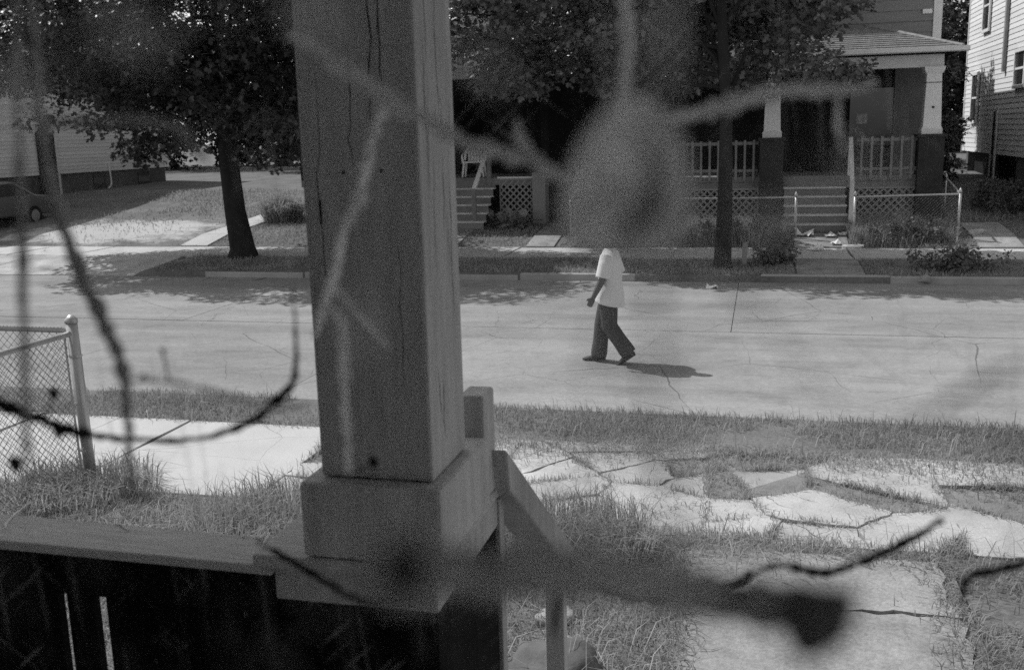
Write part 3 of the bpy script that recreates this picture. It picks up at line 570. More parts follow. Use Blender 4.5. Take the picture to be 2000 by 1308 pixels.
part('roof', MB().hexa([(-13.7, 29.0, 6.9), (-4.5, 29.0, 6.9), (-4.5, 33.8, 9.6), (-13.7, 33.8, 9.6), (-13.7, 29.0, 7.1), (-4.5, 29.0, 7.1), (-4.5, 33.8, 9.8), (-13.7, 33.8, 9.8)]), ROOFM, ph)
part('front_door', MB().box(-9.0, -8.0, 29.53, 29.595, PZ, 3.9), mat('black_door', .01, spec=.05), ph)

# plastic garden chair on that porch
ch = thing('plastic_chair', (-7.95, 27.55, PZ), 'white moulded plastic chair with round openwork back on the porch', 'chair')
def chp(x, y, z): a = radians(8); return (-7.95 + x * cos(a) - y * sin(a), 27.55 + x * sin(a) + y * cos(a), PZ + z)
for sx in (-1, 1):
    for fy in (-.24, .26): part('leg', MB().tube([chp(sx * .30, fy * 1.15, 0), chp(sx * .25, fy, .42)], [.025, .035], 6), PLASTIC, ch)
    part('armrest', MB().tube([chp(sx * .28, -.26, .40), chp(sx * .30, -.25, .60), chp(sx * .31, .0, .64), chp(sx * .29, .22, .66)], .03, 6), PLASTIC, ch)
part('seat', MB().loft([[chp(x * .27, y * .26, z) for x, y in ((-1, -1), (1, -1), (1, 1), (-1, 1))] for z in (.40, .44)]), PLASTIC, ch)
arc = [chp(.29 * cos(a), .24 + .06 * sin(a), .46 + .42 * sin(a) ** .7 if sin(a) > 0 else .46) for a in np.linspace(0.001, pi - .001, 13)]
part('back_frame', MB().tube(arc, .035, 6), PLASTIC, ch)
for k, zt in ((-.17, .74), (-.085, .82), (0, .84), (.085, .82), (.17, .74)): part('back_slat', MB().bar(chp(k, .26, .43), chp(k, .30, zt), .072, .02, (0, 1, 0)), PLASTIC, ch)
# ------------------------------------------------------------------ foliage
LSH = np.array([[0, 0, 0], [.48, .36, .05], [.19, .47, 0], [.30, .80, .04], [0, 1.05, -.10], [-.30, .80, .04], [-.19, .47, 0], [-.48, .36, .05]])
LTR = np.array([[0, 1, 2], [0, 2, 4], [2, 3, 4], [0, 4, 6], [4, 5, 6], [0, 6, 7]])
KSH = np.array([[0, 0, 0], [.34, .5, .08], [0, 1, -.06], [-.34, .5, .08]]); KTR = np.array([[0, 1, 2], [0, 2, 3]])
def leaves(name, C, R, per, size, m, parent, rng, flat=.6, shape='l'):      # C (k,3) clump centres, R (k,3) radii
    SH, TR = (LSH, LTR) if shape == 'l' else (KSH, KTR)
    k = len(C); N = k * per; idx = np.repeat(np.arange(k), per)
    d = rng.normal(size=(N, 3)); d /= np.linalg.norm(d, axis=1)[:, None]; r = rng.random(N) ** .5
    P = C[idx] + d * R[idx] * r[:, None]
    out = P - C[idx]; out /= (np.linalg.norm(out, axis=1)[:, None] + 1e-6)
    nrm = rng.normal(size=(N, 3)) * flat + np.array([0, 0, 1.0]) + out * .35; nrm /= np.linalg.norm(nrm, axis=1)[:, None]
    t = rng.normal(size=(N, 3)) + out * 1.0 + np.array([0, 0, -.5]); t -= nrm * np.sum(t * nrm, 1)[:, None]; t /= np.linalg.norm(t, axis=1)[:, None]
    s = np.cross(t, nrm); sz = size * rng.uniform(.6, 1.3, N)
    V = P[:, None, :] + sz[:, None, None] * (SH[None, :, 0:1] * s[:, None] + SH[None, :, 1:2] * t[:, None] + SH[None, :, 2:3] * nrm[:, None])
    T = (np.arange(N) * len(SH))[:, None, None] + TR[None]
    return fast_mesh(name, V.reshape(-1, 3), T.reshape(-1, 3), m, parent)
def crown_points(ells, n, rng, shell=.4):
    out = []; w_ = np.array([e[3] * e[4] * e[5] for e in ells]); w_ = w_ / w_.sum()
    for i in rng.choice(len(ells), n, p=w_):
        e = ells[i]; d = rng.normal(size=3); d /= np.linalg.norm(d); r = shell + (1 - shell) * rng.random() ** .7
        out.append((e[0] + d[0] * e[3] * r, e[1] + d[1] * e[4] * r, e[2] + d[2] * e[5] * r))
    return np.array(out)
def tree(name, base, trunk, tr, ells, n, per, size, label, group, seed, m=LEAF, lobs=14, clump=(.55, .9), crad=None):
    rng = np.random.default_rng(seed); t = thing(name, base, label, 'tree', group)
    part('trunk', MB().tube(trunk, tr, 12), BARK, t, smooth=True)
    C = crown_points(ells, n, rng)
    R = np.stack([rng.uniform(*clump, n), rng.uniform(*clump, n), rng.uniform(clump[0] * .45, clump[1] * .5, n)], 1)
    cr = leaves('crown', C, R, per, size, m, t, rng)
    top = Vector(trunk[-1]); mid = Vector(trunk[-2])
    for i in rng.choice(n, min(lobs, n), replace=False):
        e = Vector(C[i]); s = mid.lerp(top, rng.random()); mm = s.lerp(e, .5) + Vector((0, 0, .25))
        part('limb', MB().tube([s, mm, e], [tr[-1] * .55, tr[-1] * .3, .015], 6), BARK, t, smooth=True)
    return t
G = 'leafy trees across the street'
bz = gh(0, 21.8)
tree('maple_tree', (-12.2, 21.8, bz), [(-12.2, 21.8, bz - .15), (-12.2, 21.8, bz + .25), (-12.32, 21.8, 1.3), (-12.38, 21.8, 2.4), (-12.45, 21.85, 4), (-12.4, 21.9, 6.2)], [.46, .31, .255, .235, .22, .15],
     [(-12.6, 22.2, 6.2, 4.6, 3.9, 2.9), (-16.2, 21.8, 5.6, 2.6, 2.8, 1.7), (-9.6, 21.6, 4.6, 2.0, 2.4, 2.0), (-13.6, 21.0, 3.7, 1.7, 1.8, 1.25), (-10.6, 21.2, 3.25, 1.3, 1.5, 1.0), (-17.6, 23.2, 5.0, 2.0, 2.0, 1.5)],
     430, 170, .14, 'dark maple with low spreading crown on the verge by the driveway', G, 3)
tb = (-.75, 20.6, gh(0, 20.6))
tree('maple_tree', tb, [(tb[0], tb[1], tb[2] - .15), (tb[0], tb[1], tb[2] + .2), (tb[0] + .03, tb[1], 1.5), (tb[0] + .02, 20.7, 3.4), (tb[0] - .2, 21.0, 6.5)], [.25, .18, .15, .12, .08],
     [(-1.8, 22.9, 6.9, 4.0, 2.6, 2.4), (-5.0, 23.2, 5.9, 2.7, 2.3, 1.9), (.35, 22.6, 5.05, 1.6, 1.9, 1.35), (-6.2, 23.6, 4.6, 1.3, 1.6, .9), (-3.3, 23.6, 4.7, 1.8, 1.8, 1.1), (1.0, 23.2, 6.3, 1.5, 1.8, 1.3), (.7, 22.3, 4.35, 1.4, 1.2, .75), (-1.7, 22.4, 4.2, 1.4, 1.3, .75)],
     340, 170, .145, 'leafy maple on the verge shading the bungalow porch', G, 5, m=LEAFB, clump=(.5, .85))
for i, (x, y, rx, rz, zc, lab) in enumerate(((-19.5, 47, 6, 5.5, 6.5, 'broad dark tree standing well behind the open lot'), (-8, 45, 6.5, 6, 8, 'big dark tree rising behind the porch house'), (2.5, 46, 6, 6, 8, 'big dark tree rising behind the bungalow'), (-34, 52, 7, 6, 7, 'big dark tree behind the white clapboard house'))):
    z = gh(x, y); tree('background_tree', (x, y, z), [(x, y, z - .2), (x, y, 2.6), (x + .1, y, 5), (x, y, 8)], [.4, .3, .25, .15], [(x, y, zc, rx, 4, rz)], 150, 80, .26, lab, G, 20 + i, clump=(.9, 1.5), lobs=5)
z = gh(5.5, 34); tree('background_tree', (5.5, 35.5, z), [(5.5, 35.5, z - .2), (5.5, 35.5, 2.6), (5.5, 35.6, 4), (5.5, 35.6, 6)], [.14, .12, .1, .06], [(5.3, 36.5, 4.3, .8, 1.3, 2.6), (5.2, 34.0, 2.2, .6, 1.5, 1.3)], 90, 120, .13, 'narrow tangle of dark foliage between bungalow and clapboard house', G, 31, clump=(.35, .6), lobs=5)
for i, (x, y, rx, rz) in enumerate(((-26, 58, 9, 4), (-12, 60, 9, 4), (6, 60, 10, 5), (22, 58, 10, 5), (-44, 58, 10, 5))):
    z = gh(x, y); rng = np.random.default_rng(70 + i); h = thing('hedgerow_tree', (x, y, z), ['distant thicket behind the open lot', 'distant thicket behind the porch house', 'distant thicket behind the bungalow', 'distant thicket behind the tall clapboard house', 'distant thicket beyond the white clapboard house'][i], 'tree', G)
    part('trunk', MB().tube([(x, y, z - .2), (x, y, 4)], [.3, .2], 8), BARK, h); C = crown_points([(x, y, z + rz * .8, rx, 2.5, rz)], 170, rng, .2); leaves('crown', C, np.full((170, 3), 1.5), 80, .42, LEAF, h, rng)

# hosta clump, ornamental grass and small shrubs
rng = np.random.default_rng(9); hb = (-6.55, 26.0, gh(0, 26.0)); hs = thing('hosta_plant', hb, 'broad-leaved hosta clump at the foot of the lattice panel', 'plant')
HOSTA = mat('hosta_leaves', .3, var=.3, scale=6, rough=.4, spec=.5, transl=.2)
for i in range(70):
    a = rng.uniform(0, 2 * pi); ln = rng.uniform(.45, .85); el = rng.uniform(.15, 1.2); up = Vector((cos(a) * cos(el), .8 * sin(a) * cos(el), sin(el))); sd = Vector((-sin(a), cos(a), 0)); b0 = Vector((hb[0] + rng.normal(0, .16), hb[1] + rng.normal(0, .1), hb[2]))
    mb = MB(); rows = []
    for t, w_ in ((.3, .02), (.45, .5), (.65, .75), (.85, .5), (1, .03)):
        c = b0 + up * ln * t + Vector((0, 0, -.55 * ln * max(0, t - .35) ** 1.6)); rows += [c - sd * w_ * .17 + Vector((0, 0, .03 * w_)), c - Vector((0, 0, .015)), c + sd * w_ * .17 + Vector((0, 0, .03 * w_))]
    part('leaf', mb.add(rows, [(3 * k + j, 3 * k + j + 1, 3 * k + j + 4, 3 * k + j + 3) for k in range(4) for j in range(2)]), HOSTA, hs, smooth=True)
part('stems', MB().tube([(hb[0], hb[1], hb[2] - .05), (hb[0], hb[1], hb[2] + .3)], [.12, .05], 6), GRASS, hs)
def blades(P, h, wd, lean, rng, curve=.35, m=None, segs=2):     # P (n,3) roots -> V, T
    n_ = len(P); a = rng.uniform(0, 2 * pi, n_); L = np.abs(rng.normal(lean, lean * .5, n_)) * h; dx = np.cos(a); dy = np.sin(a); b = a + pi / 2 + rng.normal(0, .5, n_)
    wv = np.stack([np.cos(b), np.sin(b), 0 * b], 1) * (wd * rng.uniform(.6, 1.3, n_))[:, None] / 2
    mid = P + np.stack([dx * L * .35, dy * L * .35, h * .6], 1); tip = P + np.stack([dx * L, dy * L, h * (1 - curve * np.clip(L / h, 0, 1.2))], 1)
    V = np.stack([P - wv, P + wv, mid - wv * .75, mid + wv * .75, tip], 1).reshape(-1, 3)
    T = (np.arange(n_) * 5)[:, None, None] + np.array([[0, 1, 3], [0, 3, 2], [2, 3, 4]])[None]
    return V, T.reshape(-1, 3)
def ghv(x, y): return np.array([gh(a, b) for a, b in zip(x, y)])
def tuft(name, x, y, r, n_, h, wd, lean, label, cat, m=GRASS, seed=0, group=None):
    rng = np.random.default_rng(seed); a = rng.uniform(0, 2 * pi, n_); q = r * np.sqrt(rng.random(n_)); X = x + q * np.cos(a); Y = y + q * np.sin(a)
    V, T = blades(np.stack([X, Y, ghv(X, Y) - .02], 1), h * rng.uniform(.6, 1.15, n_), wd, lean, rng, .45); o = fast_mesh(name, V, T, m); tag(o, label, cat, group); return o
tuft('ornamental_grass', -13.9, 27.4, .55, 1500, 1.0, .022, .75, 'rounded ornamental grass mound beside the pale garden path', 'plant', seed=4)
tuft('grass_clump', -1.15, 6.2, .5, 1500, .44, .009, .55, 'tall weedy grass clump between the porch steps and broken pavement', 'grass', seed=5)
tuft('grass_clump', -3.2, 6.1, .7, 2200, .42, .009, .55, 'bushy uncut grass clump behind the porch rail', 'grass', seed=6)
tuft('weed_clump', -5.35, 6.65, .6, 1300, .28, .012, .7, 'dark weeds growing round the fence corner post', 'weeds', seed=8)
rng = np.random.default_rng(77)
PATHS = [(-15.2, -14.3, 23.7, 29.6), (.7, 2.0, 23.7, 25.1), (-8.95, -7.35, 23.7, 25.7), (4.65, 5.65, 23.7, 26.6), (.65, 2.0, 19.9, 21.9), (-5.65, -4.85, 23.7, 26.7)]
def shrub(name, x, y, rx, ry, rz, n_, per, size, label, m=LEAFL):
    z = gh(x, y); s = thing(name, (x, y, z), label, 'shrub'); part('stem', MB().tube([(x, y, z - .05), (x, y, z + rz)], [.03, .01], 6), BARK, s)
    C = crown_points([(x, y, z + rz * .9, rx, ry, rz)], n_, rng, .3); leaves('foliage', C, np.full((n_, 3), .16), per, size, m, s, rng, flat=.9, shape='k'); return s
shrub('shrub', .25, 21.2, .42, .35, .34, 26, 45, .09, 'small dark shrub on the verge beside a pale stake')
shrub('weed_bush', 3.6, 20.6, 1.0, .45, .22, 40, 45, .08, 'straggling weed bush along the far kerb below the bungalow')
shrub('weed_bush', 3.2, 24.2, .9, .35, .3, 40, 45, .08, 'weed bush crowding the yard fence right of the bungalow gate')
shrub('weed_bush', -1.0, 24.2, 1.3, .35, .3, 50, 45, .08, 'weed bush crowding the yard fence left of the bungalow gate')
shrub('weed_bush', 6.2, 28.5, .9, 1.2, .4, 50, 45, .09, 'rank weeds in the gap beside the bungalow')
shrub('weed_bush', -11.0, 30.5, 1.4, .6, .6, 50, 45, .10, 'bushy shrub left of the porch house', LEAF)
o = part('wooden_stake', MB().hexa([(-.38, 20.95, .1), (-.28, 20.95, .1), (-.28, 21.0, .1), (-.38, 21.0, .1), (-.36, 20.95, .62), (-.26, 20.95, .66), (-.26, 21.0, .66), (-.36, 21.0, .62)]), BALM); tag(o, 'short pale wooden stake beside the verge shrub', 'stake')

# ------------------------------------------------------------------ grass
def field(name, rects, dens, h, wd, lean, label, seed, m=GRASS, patch=(.5, .35), hv=.35, keep=None):
    rng = np.random.default_rng(seed); PX = []; PY = []
    for x0, x1, y0, y1 in rects:
        n_ = int((x1 - x0) * (y1 - y0) * dens); PX.append(rng.uniform(x0, x1, n_)); PY.append(rng.uniform(y0, y1, n_))
    X = np.concatenate(PX); Y = np.concatenate(PY); q = vnoise(X + 100, Y + 100, patch[0], seed) * .65 + vnoise(X + 50, Y + 50, patch[0] * 3.1, seed + 1) * .35
    k = q + rng.normal(0, .06, len(X)) > patch[1]
    for a, b_, c, d in PATHS: k &= ~((X > a) & (X < b_) & (Y > c) & (Y < d)) | (rng.random(len(X)) < .04)
    if keep is not None: k &= keep(X, Y, rng)
    X = X[k]; Y = Y[k]; q = q[k]; hh = h * (1 - hv + hv * 2 * q) * rng.uniform(.5, 1.25, len(X))
    V, T = blades(np.stack([X, Y, ghv(X, Y) - .01], 1), hh, wd, lean, rng); o = fast_mesh(name, V, T, m); tag(o, label, 'grass', kind='stuff'); return o
nowalk = lambda X, Y, r: ~((X > -.5) & (X < 1.15) & (Y < 6.2) & (vnoise(X, Y, 2.5, 3) < .8))
field('grass', [(-9, 3.2, 3.9, 6.72)], 2600, .10, .0075, .7, 'uncut yard grass around the near front walk', 1, patch=(.7, .22), keep=nowalk)
field('grass', [(-12, 5, 8.6, 9.95)], 60, .2, .008, .6, 'sparse taller dry stalks on the near verge', 12, m=DRYGRASS, patch=(.9, .45))
field('grass', [(-9, 3.2, 3.9, 6.8)], 160, .22, .007, .7, 'sparse taller dry stalks in the near yard', 13, m=DRYGRASS, patch=(.9, .42), keep=nowalk)
field('grass', [(-12, 5, 8.66, 9.9)], 1900, .085, .008, .7, 'grass on the near verge between pavement and road', 2, patch=(.9, .42), hv=.6)
field('grass', [(-3.0, 4.5, 6.6, 8.75)], 900, .07, .007, .8, 'grass sprouting through the broken near pavement', 3, patch=(1.4, .66))
field('grass', [(-13.5, 9, 19.9, 21.85)], 700, .11, .016, .7, 'grass on the far verge under the maples', 4, patch=(.5, .22))
field('grass', [(-30, 10, 23.75, 26.6)], 420, .10, .018, .7, 'grass of the front yards across the street', 5, patch=(.45, .34), keep=lambda X, Y, r: (X > -15.3) | (r.random(len(X)) < .08))
field('grass', [(-30, 12, 26.6, 34)], 160, .13, .028, .7, 'longer grass in the side yards across the street', 6, patch=(.3, .30), keep=lambda X, Y, r: ~((X > -13) & (X < 4.3) & (Y > 26.4)) & ((X > -16) | (Y > 29) | (r.random(len(X)) < .3)))
field('grass', [(-4.5, 4.3, 23.8, 25.9)], 900, .42, .016, .5, 'tall weeds along the bungalow fence', 7, patch=(.8, .38), keep=lambda X, Y, r: ~((X > .6) & (X < 2.0)))
rng = np.random.default_rng(15); PTS = []
for c in EDGES + NEARHOLES * 3:
    for i in range(len(c)):
        a, b_ = c[i], c[(i + 1) % len(c)]; L = math.hypot(b_[0] - a[0], b_[1] - a[1])
        if rng.random() < .45: continue
        for _ in range(int(L * 130)):
            t = rng.normal(.5, .22); PTS.append((a[0] + (b_[0] - a[0]) * t + rng.normal(0, .022), a[1] + (b_[1] - a[1]) * t + rng.normal(0, .022), .15))
for c in NEARHOLES:
    cx = sum(q[0] for q in c) / len(c); cy = sum(q[1] for q in c) / len(c)
    for _ in range(160): t = rng.random() ** .5; q = c[rng.integers(len(c))]; q2 = c[rng.integers(len(c))]; f = rng.random(); PTS.append((cx + (q[0] * f + q2[0] * (1 - f) - cx) * t, cy + (q[1] * f + q2[1] * (1 - f) - cy) * t, .15))
PTS = np.array(PTS); V, T = blades(PTS, rng.uniform(.03, .11, len(PTS)), .007, .7, rng); tag(fast_mesh('grass', V, T, GRASS), 'thin grass growing in the joints of the broken near pavement', 'grass', kind='stuff')
X = np.concatenate([rng.normal(-.42, .07, 1500), rng.normal(1.1, .09, 1500), rng.uniform(-.5, 1.2, 1600)]); Y = np.concatenate([rng.uniform(3.9, 6.4, 3000), rng.normal(6.32, .1, 1600)])
V, T = blades(np.stack([X, Y, ghv(X, Y)], 1), rng.uniform(.05, .17, len(X)), .008, .8, rng); tag(fast_mesh('grass', V, T, GRASS), 'long grass leaning over the edges of the front walk', 'grass', kind='stuff')
X = rng.uniform(-4, 4.5, 9000); Y = 8.6 - np.abs(rng.normal(0, .28, 9000)) * (vnoise(X, X * 0, 1.3, 8) * 1.6); k = rng.random(9000) < .8; X = X[k]; Y = Y[k]
V, T = blades(np.stack([X, Y, ghv(X, Y)], 1), rng.uniform(.05, .14, len(X)), .008, .8, rng); tag(fast_mesh('grass', V, T, GRASS), 'verge grass creeping over the edge of the broken near pavement', 'grass', kind='stuff')

# ------------------------------------------------------------------ litter and small things
def crumple(name, x, y, s, label, cat, m=PAPER, seed=0, group='litter by the bungalow gate', flat=.35):
    r = np.random.default_rng(seed); k = 5; mb = MB(); g = [[(x + (i / (k - 1) - .5) * s * 1.4 + r.normal(0, s * .06), y + (j / (k - 1) - .5) * s + r.normal(0, s * .06), gh(x, y) + .045 + abs(r.normal(0, s * flat))) for i in range(k)] for j in range(k)]
    mb.add([p for row in g for p in row], [(j * k + i, j * k + i + 1, (j + 1) * k + i + 1, (j + 1) * k + i) for j in range(k - 1) for i in range(k - 1)])
    o = part(name, mb, m); so = o.modifiers.new('thickness', 'SOLIDIFY'); so.thickness = .004; tag(o, label, cat, group); return o
for i, (px, py, s, lab) in enumerate(((1572, 464, .26, 'curled white paper scrap left of the path inside the bungalow gate'), (1622, 466, .2, 'flat pale scrap in the middle of the path to the bungalow steps'), (1632, 481, .16, 'small crumpled scrap at the pavement edge before the gate'), (1596, 492, .2, 'thin white wrapper lying on the far pavement'), (1645, 463, .14, 'little pale scrap next to the gate post'), (1392, 569, .16, 'pale scrap lying in the far gutter'))):
    p = hit(px, py); crumple('paper_scrap', p.x, p.y, s, lab, 'litter', seed=i)
p = hit(1668, 487); bt = thing('bottle', (p.x, p.y, p.z), 'pale plastic bottle lying by the bungalow gate post', 'bottle')
part('bottle_body', MB().tube([(p.x - .26, p.y, p.z + .06), (p.x + .10, p.y + .03, p.z + .075), (p.x + .17, p.y + .04, p.z + .08)], [.035, .04, .02], 10), PLASTIC, bt); part('bottle_cap', MB().tube([(p.x + .165, p.y + .04, p.z + .08), (p.x + .21, p.y + .045, p.z + .08)], .024, 10), PLASTIC, bt)
p = hit(1745, 432); o = part('leaning_board', MB().hexa([(p.x - .25, p.y, p.z - .02), (p.x + .3, p.y, p.z - .05), (p.x + .3, p.y + .03, p.z - .05), (p.x - .25, p.y + .03, p.z - .02), (p.x - .1, p.y + .35, p.z + .42), (p.x + .42, p.y + .35, p.z + .22), (p.x + .42, p.y + .38, p.z + .22), (p.x - .1, p.y + .38, p.z + .42)]), BALM); tag(o, 'grey board leaning in the weeds before the lattice', 'board')
def stone(px, py, s, label, m=KERB, seed=0):
    p = hit(px, py); r = np.random.default_rng(seed); mb = MB().ell((p.x, p.y, p.z + s * .15), (s, s * .8, s * .5), 22, 14); mb.v = [tuple(Vector(v) + (Vector(v) - p) * (.45 * mnoise.fractal(Vector(v) * (1.1 / s) + Vector((seed * 7, 0, 0)), 1, 2, 4))) for v in mb.v]
    o = part('stone', mb, m, smooth=True); tag(o, label, 'stone'); return o
stone(1806, 548, .14, 'pale round stone on the far kerb below the weed bush', seed=1)
stone(1905, 458, .2, 'flat pale stone by the fence corner post', WALK, 2)
bp = hit(1115, 1285); stn = stone(1085, 1330, .26, 'low pale boulder at the foot of the porch steps', mat('boulder', .12, var=.3, scale=9, bump=.8, bscale=20), 3)
o = stone(1085, 1215, .12, 'small split rock standing in the grass beside the porch steps', OLDWALK, 4)

# ------------------------------------------------------------------ parked car beside the white house
CX, CY = -23.6, 26.2; cz = gh(CX, CY) - .02
car = thing('parked_car', (CX, CY, cz), 'dark saloon car parked nose to the street beside the white house', 'car')
CARP = mat('dark_car_paint', .10, var=.05, rough=.25, spec=.6)
prof = [(-2.25, .35), (-2.3, .62), (-2.15, .80), (-1.1, .92), (-.45, 1.38), (.75, 1.42), (1.5, .98), (2.2, .90), (2.3, .6), (2.25, .33)]
def slab_prof(pf, hw, top=None):
    mb = MB(); k = len(pf); mb.add([(CX - hw * (1 if z < 1 else .82), CY + y, cz + z) for y, z in pf] + [(CX + hw * (1 if z < 1 else .82), CY + y, cz + z) for y, z in pf], [tuple(range(k)), tuple(range(k, 2 * k))[::-1]] + [(i, k + i, k + (i + 1) % k, (i + 1) % k) for i in range(k)]); return mb
part('body', slab_prof(prof, .86), CARP, car, bevel=.05)
for sx in (-1, 1):
    g = MB(); X0, X1 = CX + sx * .855, CX + sx * .715; g.add([(X0, CY - .95, cz + .97), (X0, CY + 1.3, cz + 1.0), (X1, CY + .72, cz + 1.36), (X1, CY - .45, cz + 1.33)], [(0, 1, 2, 3)]); gl = part('side_window', g, GLASS, car); q = gl.modifiers.new('t', 'SOLIDIFY'); q.thickness = .02; q.offset = 0
    for wy in (-1.42, 1.38):
        wh = part('wheel', MB().tube([(CX + sx * .66, CY + wy, cz + .31), (CX + sx * .89, CY + wy, cz + .31)], .31, 20), mat('tyre_rubber', .02), car); part('rim', MB().tube([(CX + sx * .885, CY + wy, cz + .31), (CX + sx * .9, CY + wy, cz + .31)], .19, 16), STEEL, wh)
    part('headlight', MB().box(CX + sx * .6 - .14, CX + sx * .6 + .14, CY - 2.30, CY - 2.2, cz + .6, cz + .74), PLASTIC, car)
part('windscreen', MB().add([(CX - .74, CY - 1.08, cz + .945), (CX + .74, CY - 1.08, cz + .945), (CX + .62, CY - .5, cz + 1.37), (CX - .62, CY - .5, cz + 1.37)], [(0, 1, 2, 3)]), GLASS, car)
part('bumper', MB().box(CX - .84, CX + .84, CY - 2.38, CY - 2.22, cz + .38, cz + .56), STEEL, car, bevel=.03); part('bumper', MB().box(CX - .84, CX + .84, CY + 2.22, CY + 2.36, cz + .38, cz + .56), STEEL, car, bevel=.03)

# ------------------------------------------------------------------ the walker
PX, PY = -1.88, 12.56
person = thing('person', (PX, PY, 0), 'person in white T-shirt and dark baggy trousers walking along the road', 'person')
def P3(f, s, z): return Vector((PX - f, PY - s, z))        # f forward (walks towards -X), s to the person's left (towards the camera)
def ring(c, a, b, n_=14, tx=(1, 0, 0), ty=(0, 1, 0)): return [c + Vector(tx) * (a * cos(2 * pi * i / n_)) + Vector(ty) * (b * sin(2 * pi * i / n_)) for i in range(n_)]
def limb(mb, pts, rs): mb.tube(pts, rs, 12)
def remeshed(name, mb, m, parent, vox, smooth_it=4):
    me = bpy.data.meshes.new(name); me.from_pydata([tuple(p) for p in mb.v], [], mb.f); me.update()
    tmp = bpy.data.objects.new('tmp', me); COL.objects.link(tmp)
    r = tmp.modifiers.new('r', 'REMESH'); r.mode = 'VOXEL'; r.voxel_size = vox; s_ = tmp.modifiers.new('s', 'SMOOTH'); s_.iterations = smooth_it; s_.factor = .5
    dg = bpy.context.evaluated_depsgraph_get(); dg.update(); nm = bpy.data.meshes.new_from_object(tmp.evaluated_get(dg)); bpy.data.objects.remove(tmp); bpy.data.meshes.remove(me)
    nm.name = name; off = ORI[parent]; nm.transform(Matrix.Translation(-off)); nm.polygons.foreach_set('use_smooth', [True] * len(nm.polygons)); nm.materials.clear(); nm.materials.append(m)
    return link_mesh(name, nm, m, parent)
SKIN = mat('skin', .10, var=.06, rough=.5, spec=.4)
SHIRT = mat('white_cotton', .7, var=.04, scale=6, rough=.95, bump=.5, bscale=9)
PANTS = mat('dark_denim', .075, var=.15, scale=8, rough=.95, bump=.6, bscale=9)
SHOE = mat('dark_shoe', .05, var=.2, rough=.6)
B = MB()
B.loft([ring(P3(0, 0, .92), .115, .165), ring(P3(-.01, 0, 1.05), .11, .155), ring(P3(-.01, 0, 1.25), .12, .175), ring(P3(-.015, 0, 1.40), .11, .19), ring(P3(-.02, 0, 1.47), .07, .10)])
B.tube([P3(-.02, 0, 1.44), P3(.0, 0, 1.60)], [.062, .058], 12)
B.ell(P3(.02, 0, 1.685), (.102, .078, .125), 16, 12)                     # skull
B.ell(P3(.055, 0, 1.625), (.062, .055, .06), 12, 8)                      # jaw
B.ell(P3(.125, 0, 1.665), (.022, .016, .026), 8, 6); B.ell(P3(.112, 0, 1.615), (.014, .026, .010), 8, 6); B.ell(P3(.104, .03, 1.695), (.010, .016, .008), 8, 6); B.ell(P3(.104, -.03, 1.695), (.010, .016, .008), 8, 6)
for s in (-1, 1): B.ell(P3(.0, s * .079, 1.665), (.022, .012, .034), 8, 6)
# arms: left swings forward, right trails behind the body
arms = {1: (P3(.0, .19, 1.40), P3(.045, .25, 1.13), P3(.16, .23, .90)), -1: (P3(-.02, -.19, 1.40), P3(-.10, -.23, 1.14), P3(-.08, -.24, .90))}
for s, (a, e, h) in arms.items():
    B.tube([a, a.lerp(e, .5), e, e.lerp(h, .4), h], [.062, .054, .046, .045, .031], 12)
    d = (h - e).normalized(); pc = h + d * .055; sd = Vector((0, 1, 0)); up = d.cross(sd)
    B.loft([[h + up * (.030 * cos(t)) + sd * (.022 * sin(t)) for t in np.linspace(0, 2 * pi, 10, endpoint=False)], [pc + up * (.042 * cos(t)) + sd * (.020 * sin(t)) for t in np.linspace(0, 2 * pi, 10, endpoint=False)], [h + d * .095 + up * (.040 * cos(t)) + sd * (.017 * sin(t)) for t in np.linspace(0, 2 * pi, 10, endpoint=False)]])
    for k, (o_, ln) in enumerate(((-.031, .062), (-.011, .075), (.010, .072), (.030, .056))):
        q = h + d * .09 + up * o_; cur = (d * .75 + sd * s * (.55)).normalized(); cu2 = (d * .1 + sd * s * .9 - d * .3).normalized()
        B.tube([q, q + d * ln * .45, q + d * ln * .45 + cur * ln * .35, q + d * ln * .45 + cur * ln * .35 + cu2 * ln * .3], [.0105, .010, .0095, .008], 8)
    q = h + d * .03 + up * -.03; B.tube([q, q - up * .028 + d * .03, q - up * .03 + d * .062], [.013, .012, .009], 8)
hipL, hipR = P3(.0, .095, .93), P3(.0, -.095, .93)
legs = {'front': (hipR + Vector((0, 0, 0)), P3(.10, -.095, .50), P3(.155, -.10, .085)), 'rear': (hipL, P3(-.02, .095, .50), P3(-.27, .10, .15))}
for nme, (hp, kn, an) in legs.items(): B.tube([hp, hp.lerp(kn, .5), kn, kn.lerp(an, .35), an], [.088, .078, .056, .055, .036], 12)
remeshed('body', B, SKIN, person, .009, 3)
HAIR = mat('short_hair', .02, var=.3, scale=30, bump=1, bscale=150, rough=1)
Hm = MB().ell(P3(.008, 0, 1.712), (.106, .083, .108), 16, 12); Hm.v = [v for v in Hm.v]; part('hair', Hm, HAIR, person, smooth=True)
T = MB()
T.loft([[q + Vector((0, 0, (q.x - PX) * -.22)) for q in ring(P3(-.01, 0, .79), .20, .262, 18)], ring(P3(-.01, 0, .90), .185, .25, 18), ring(P3(-.02, 0, 1.05), .15, .215, 18), ring(P3(-.02, 0, 1.22), .155, .225, 18), ring(P3(-.02, 0, 1.36), .14, .235, 18), ring(P3(-.015, 0, 1.44), .10, .16, 18), ring(P3(-.015, 0, 1.50), .07, .085, 18)])
for s, (a, e, h) in arms.items():
    T.tube([a + Vector((0, s * .03, .015)), a.lerp(e, .35), a.lerp(e, .95)], [.085, .088, .092], 14)
remeshed('shirt', T, SHIRT, person, .010, 4)
Tr = MB()
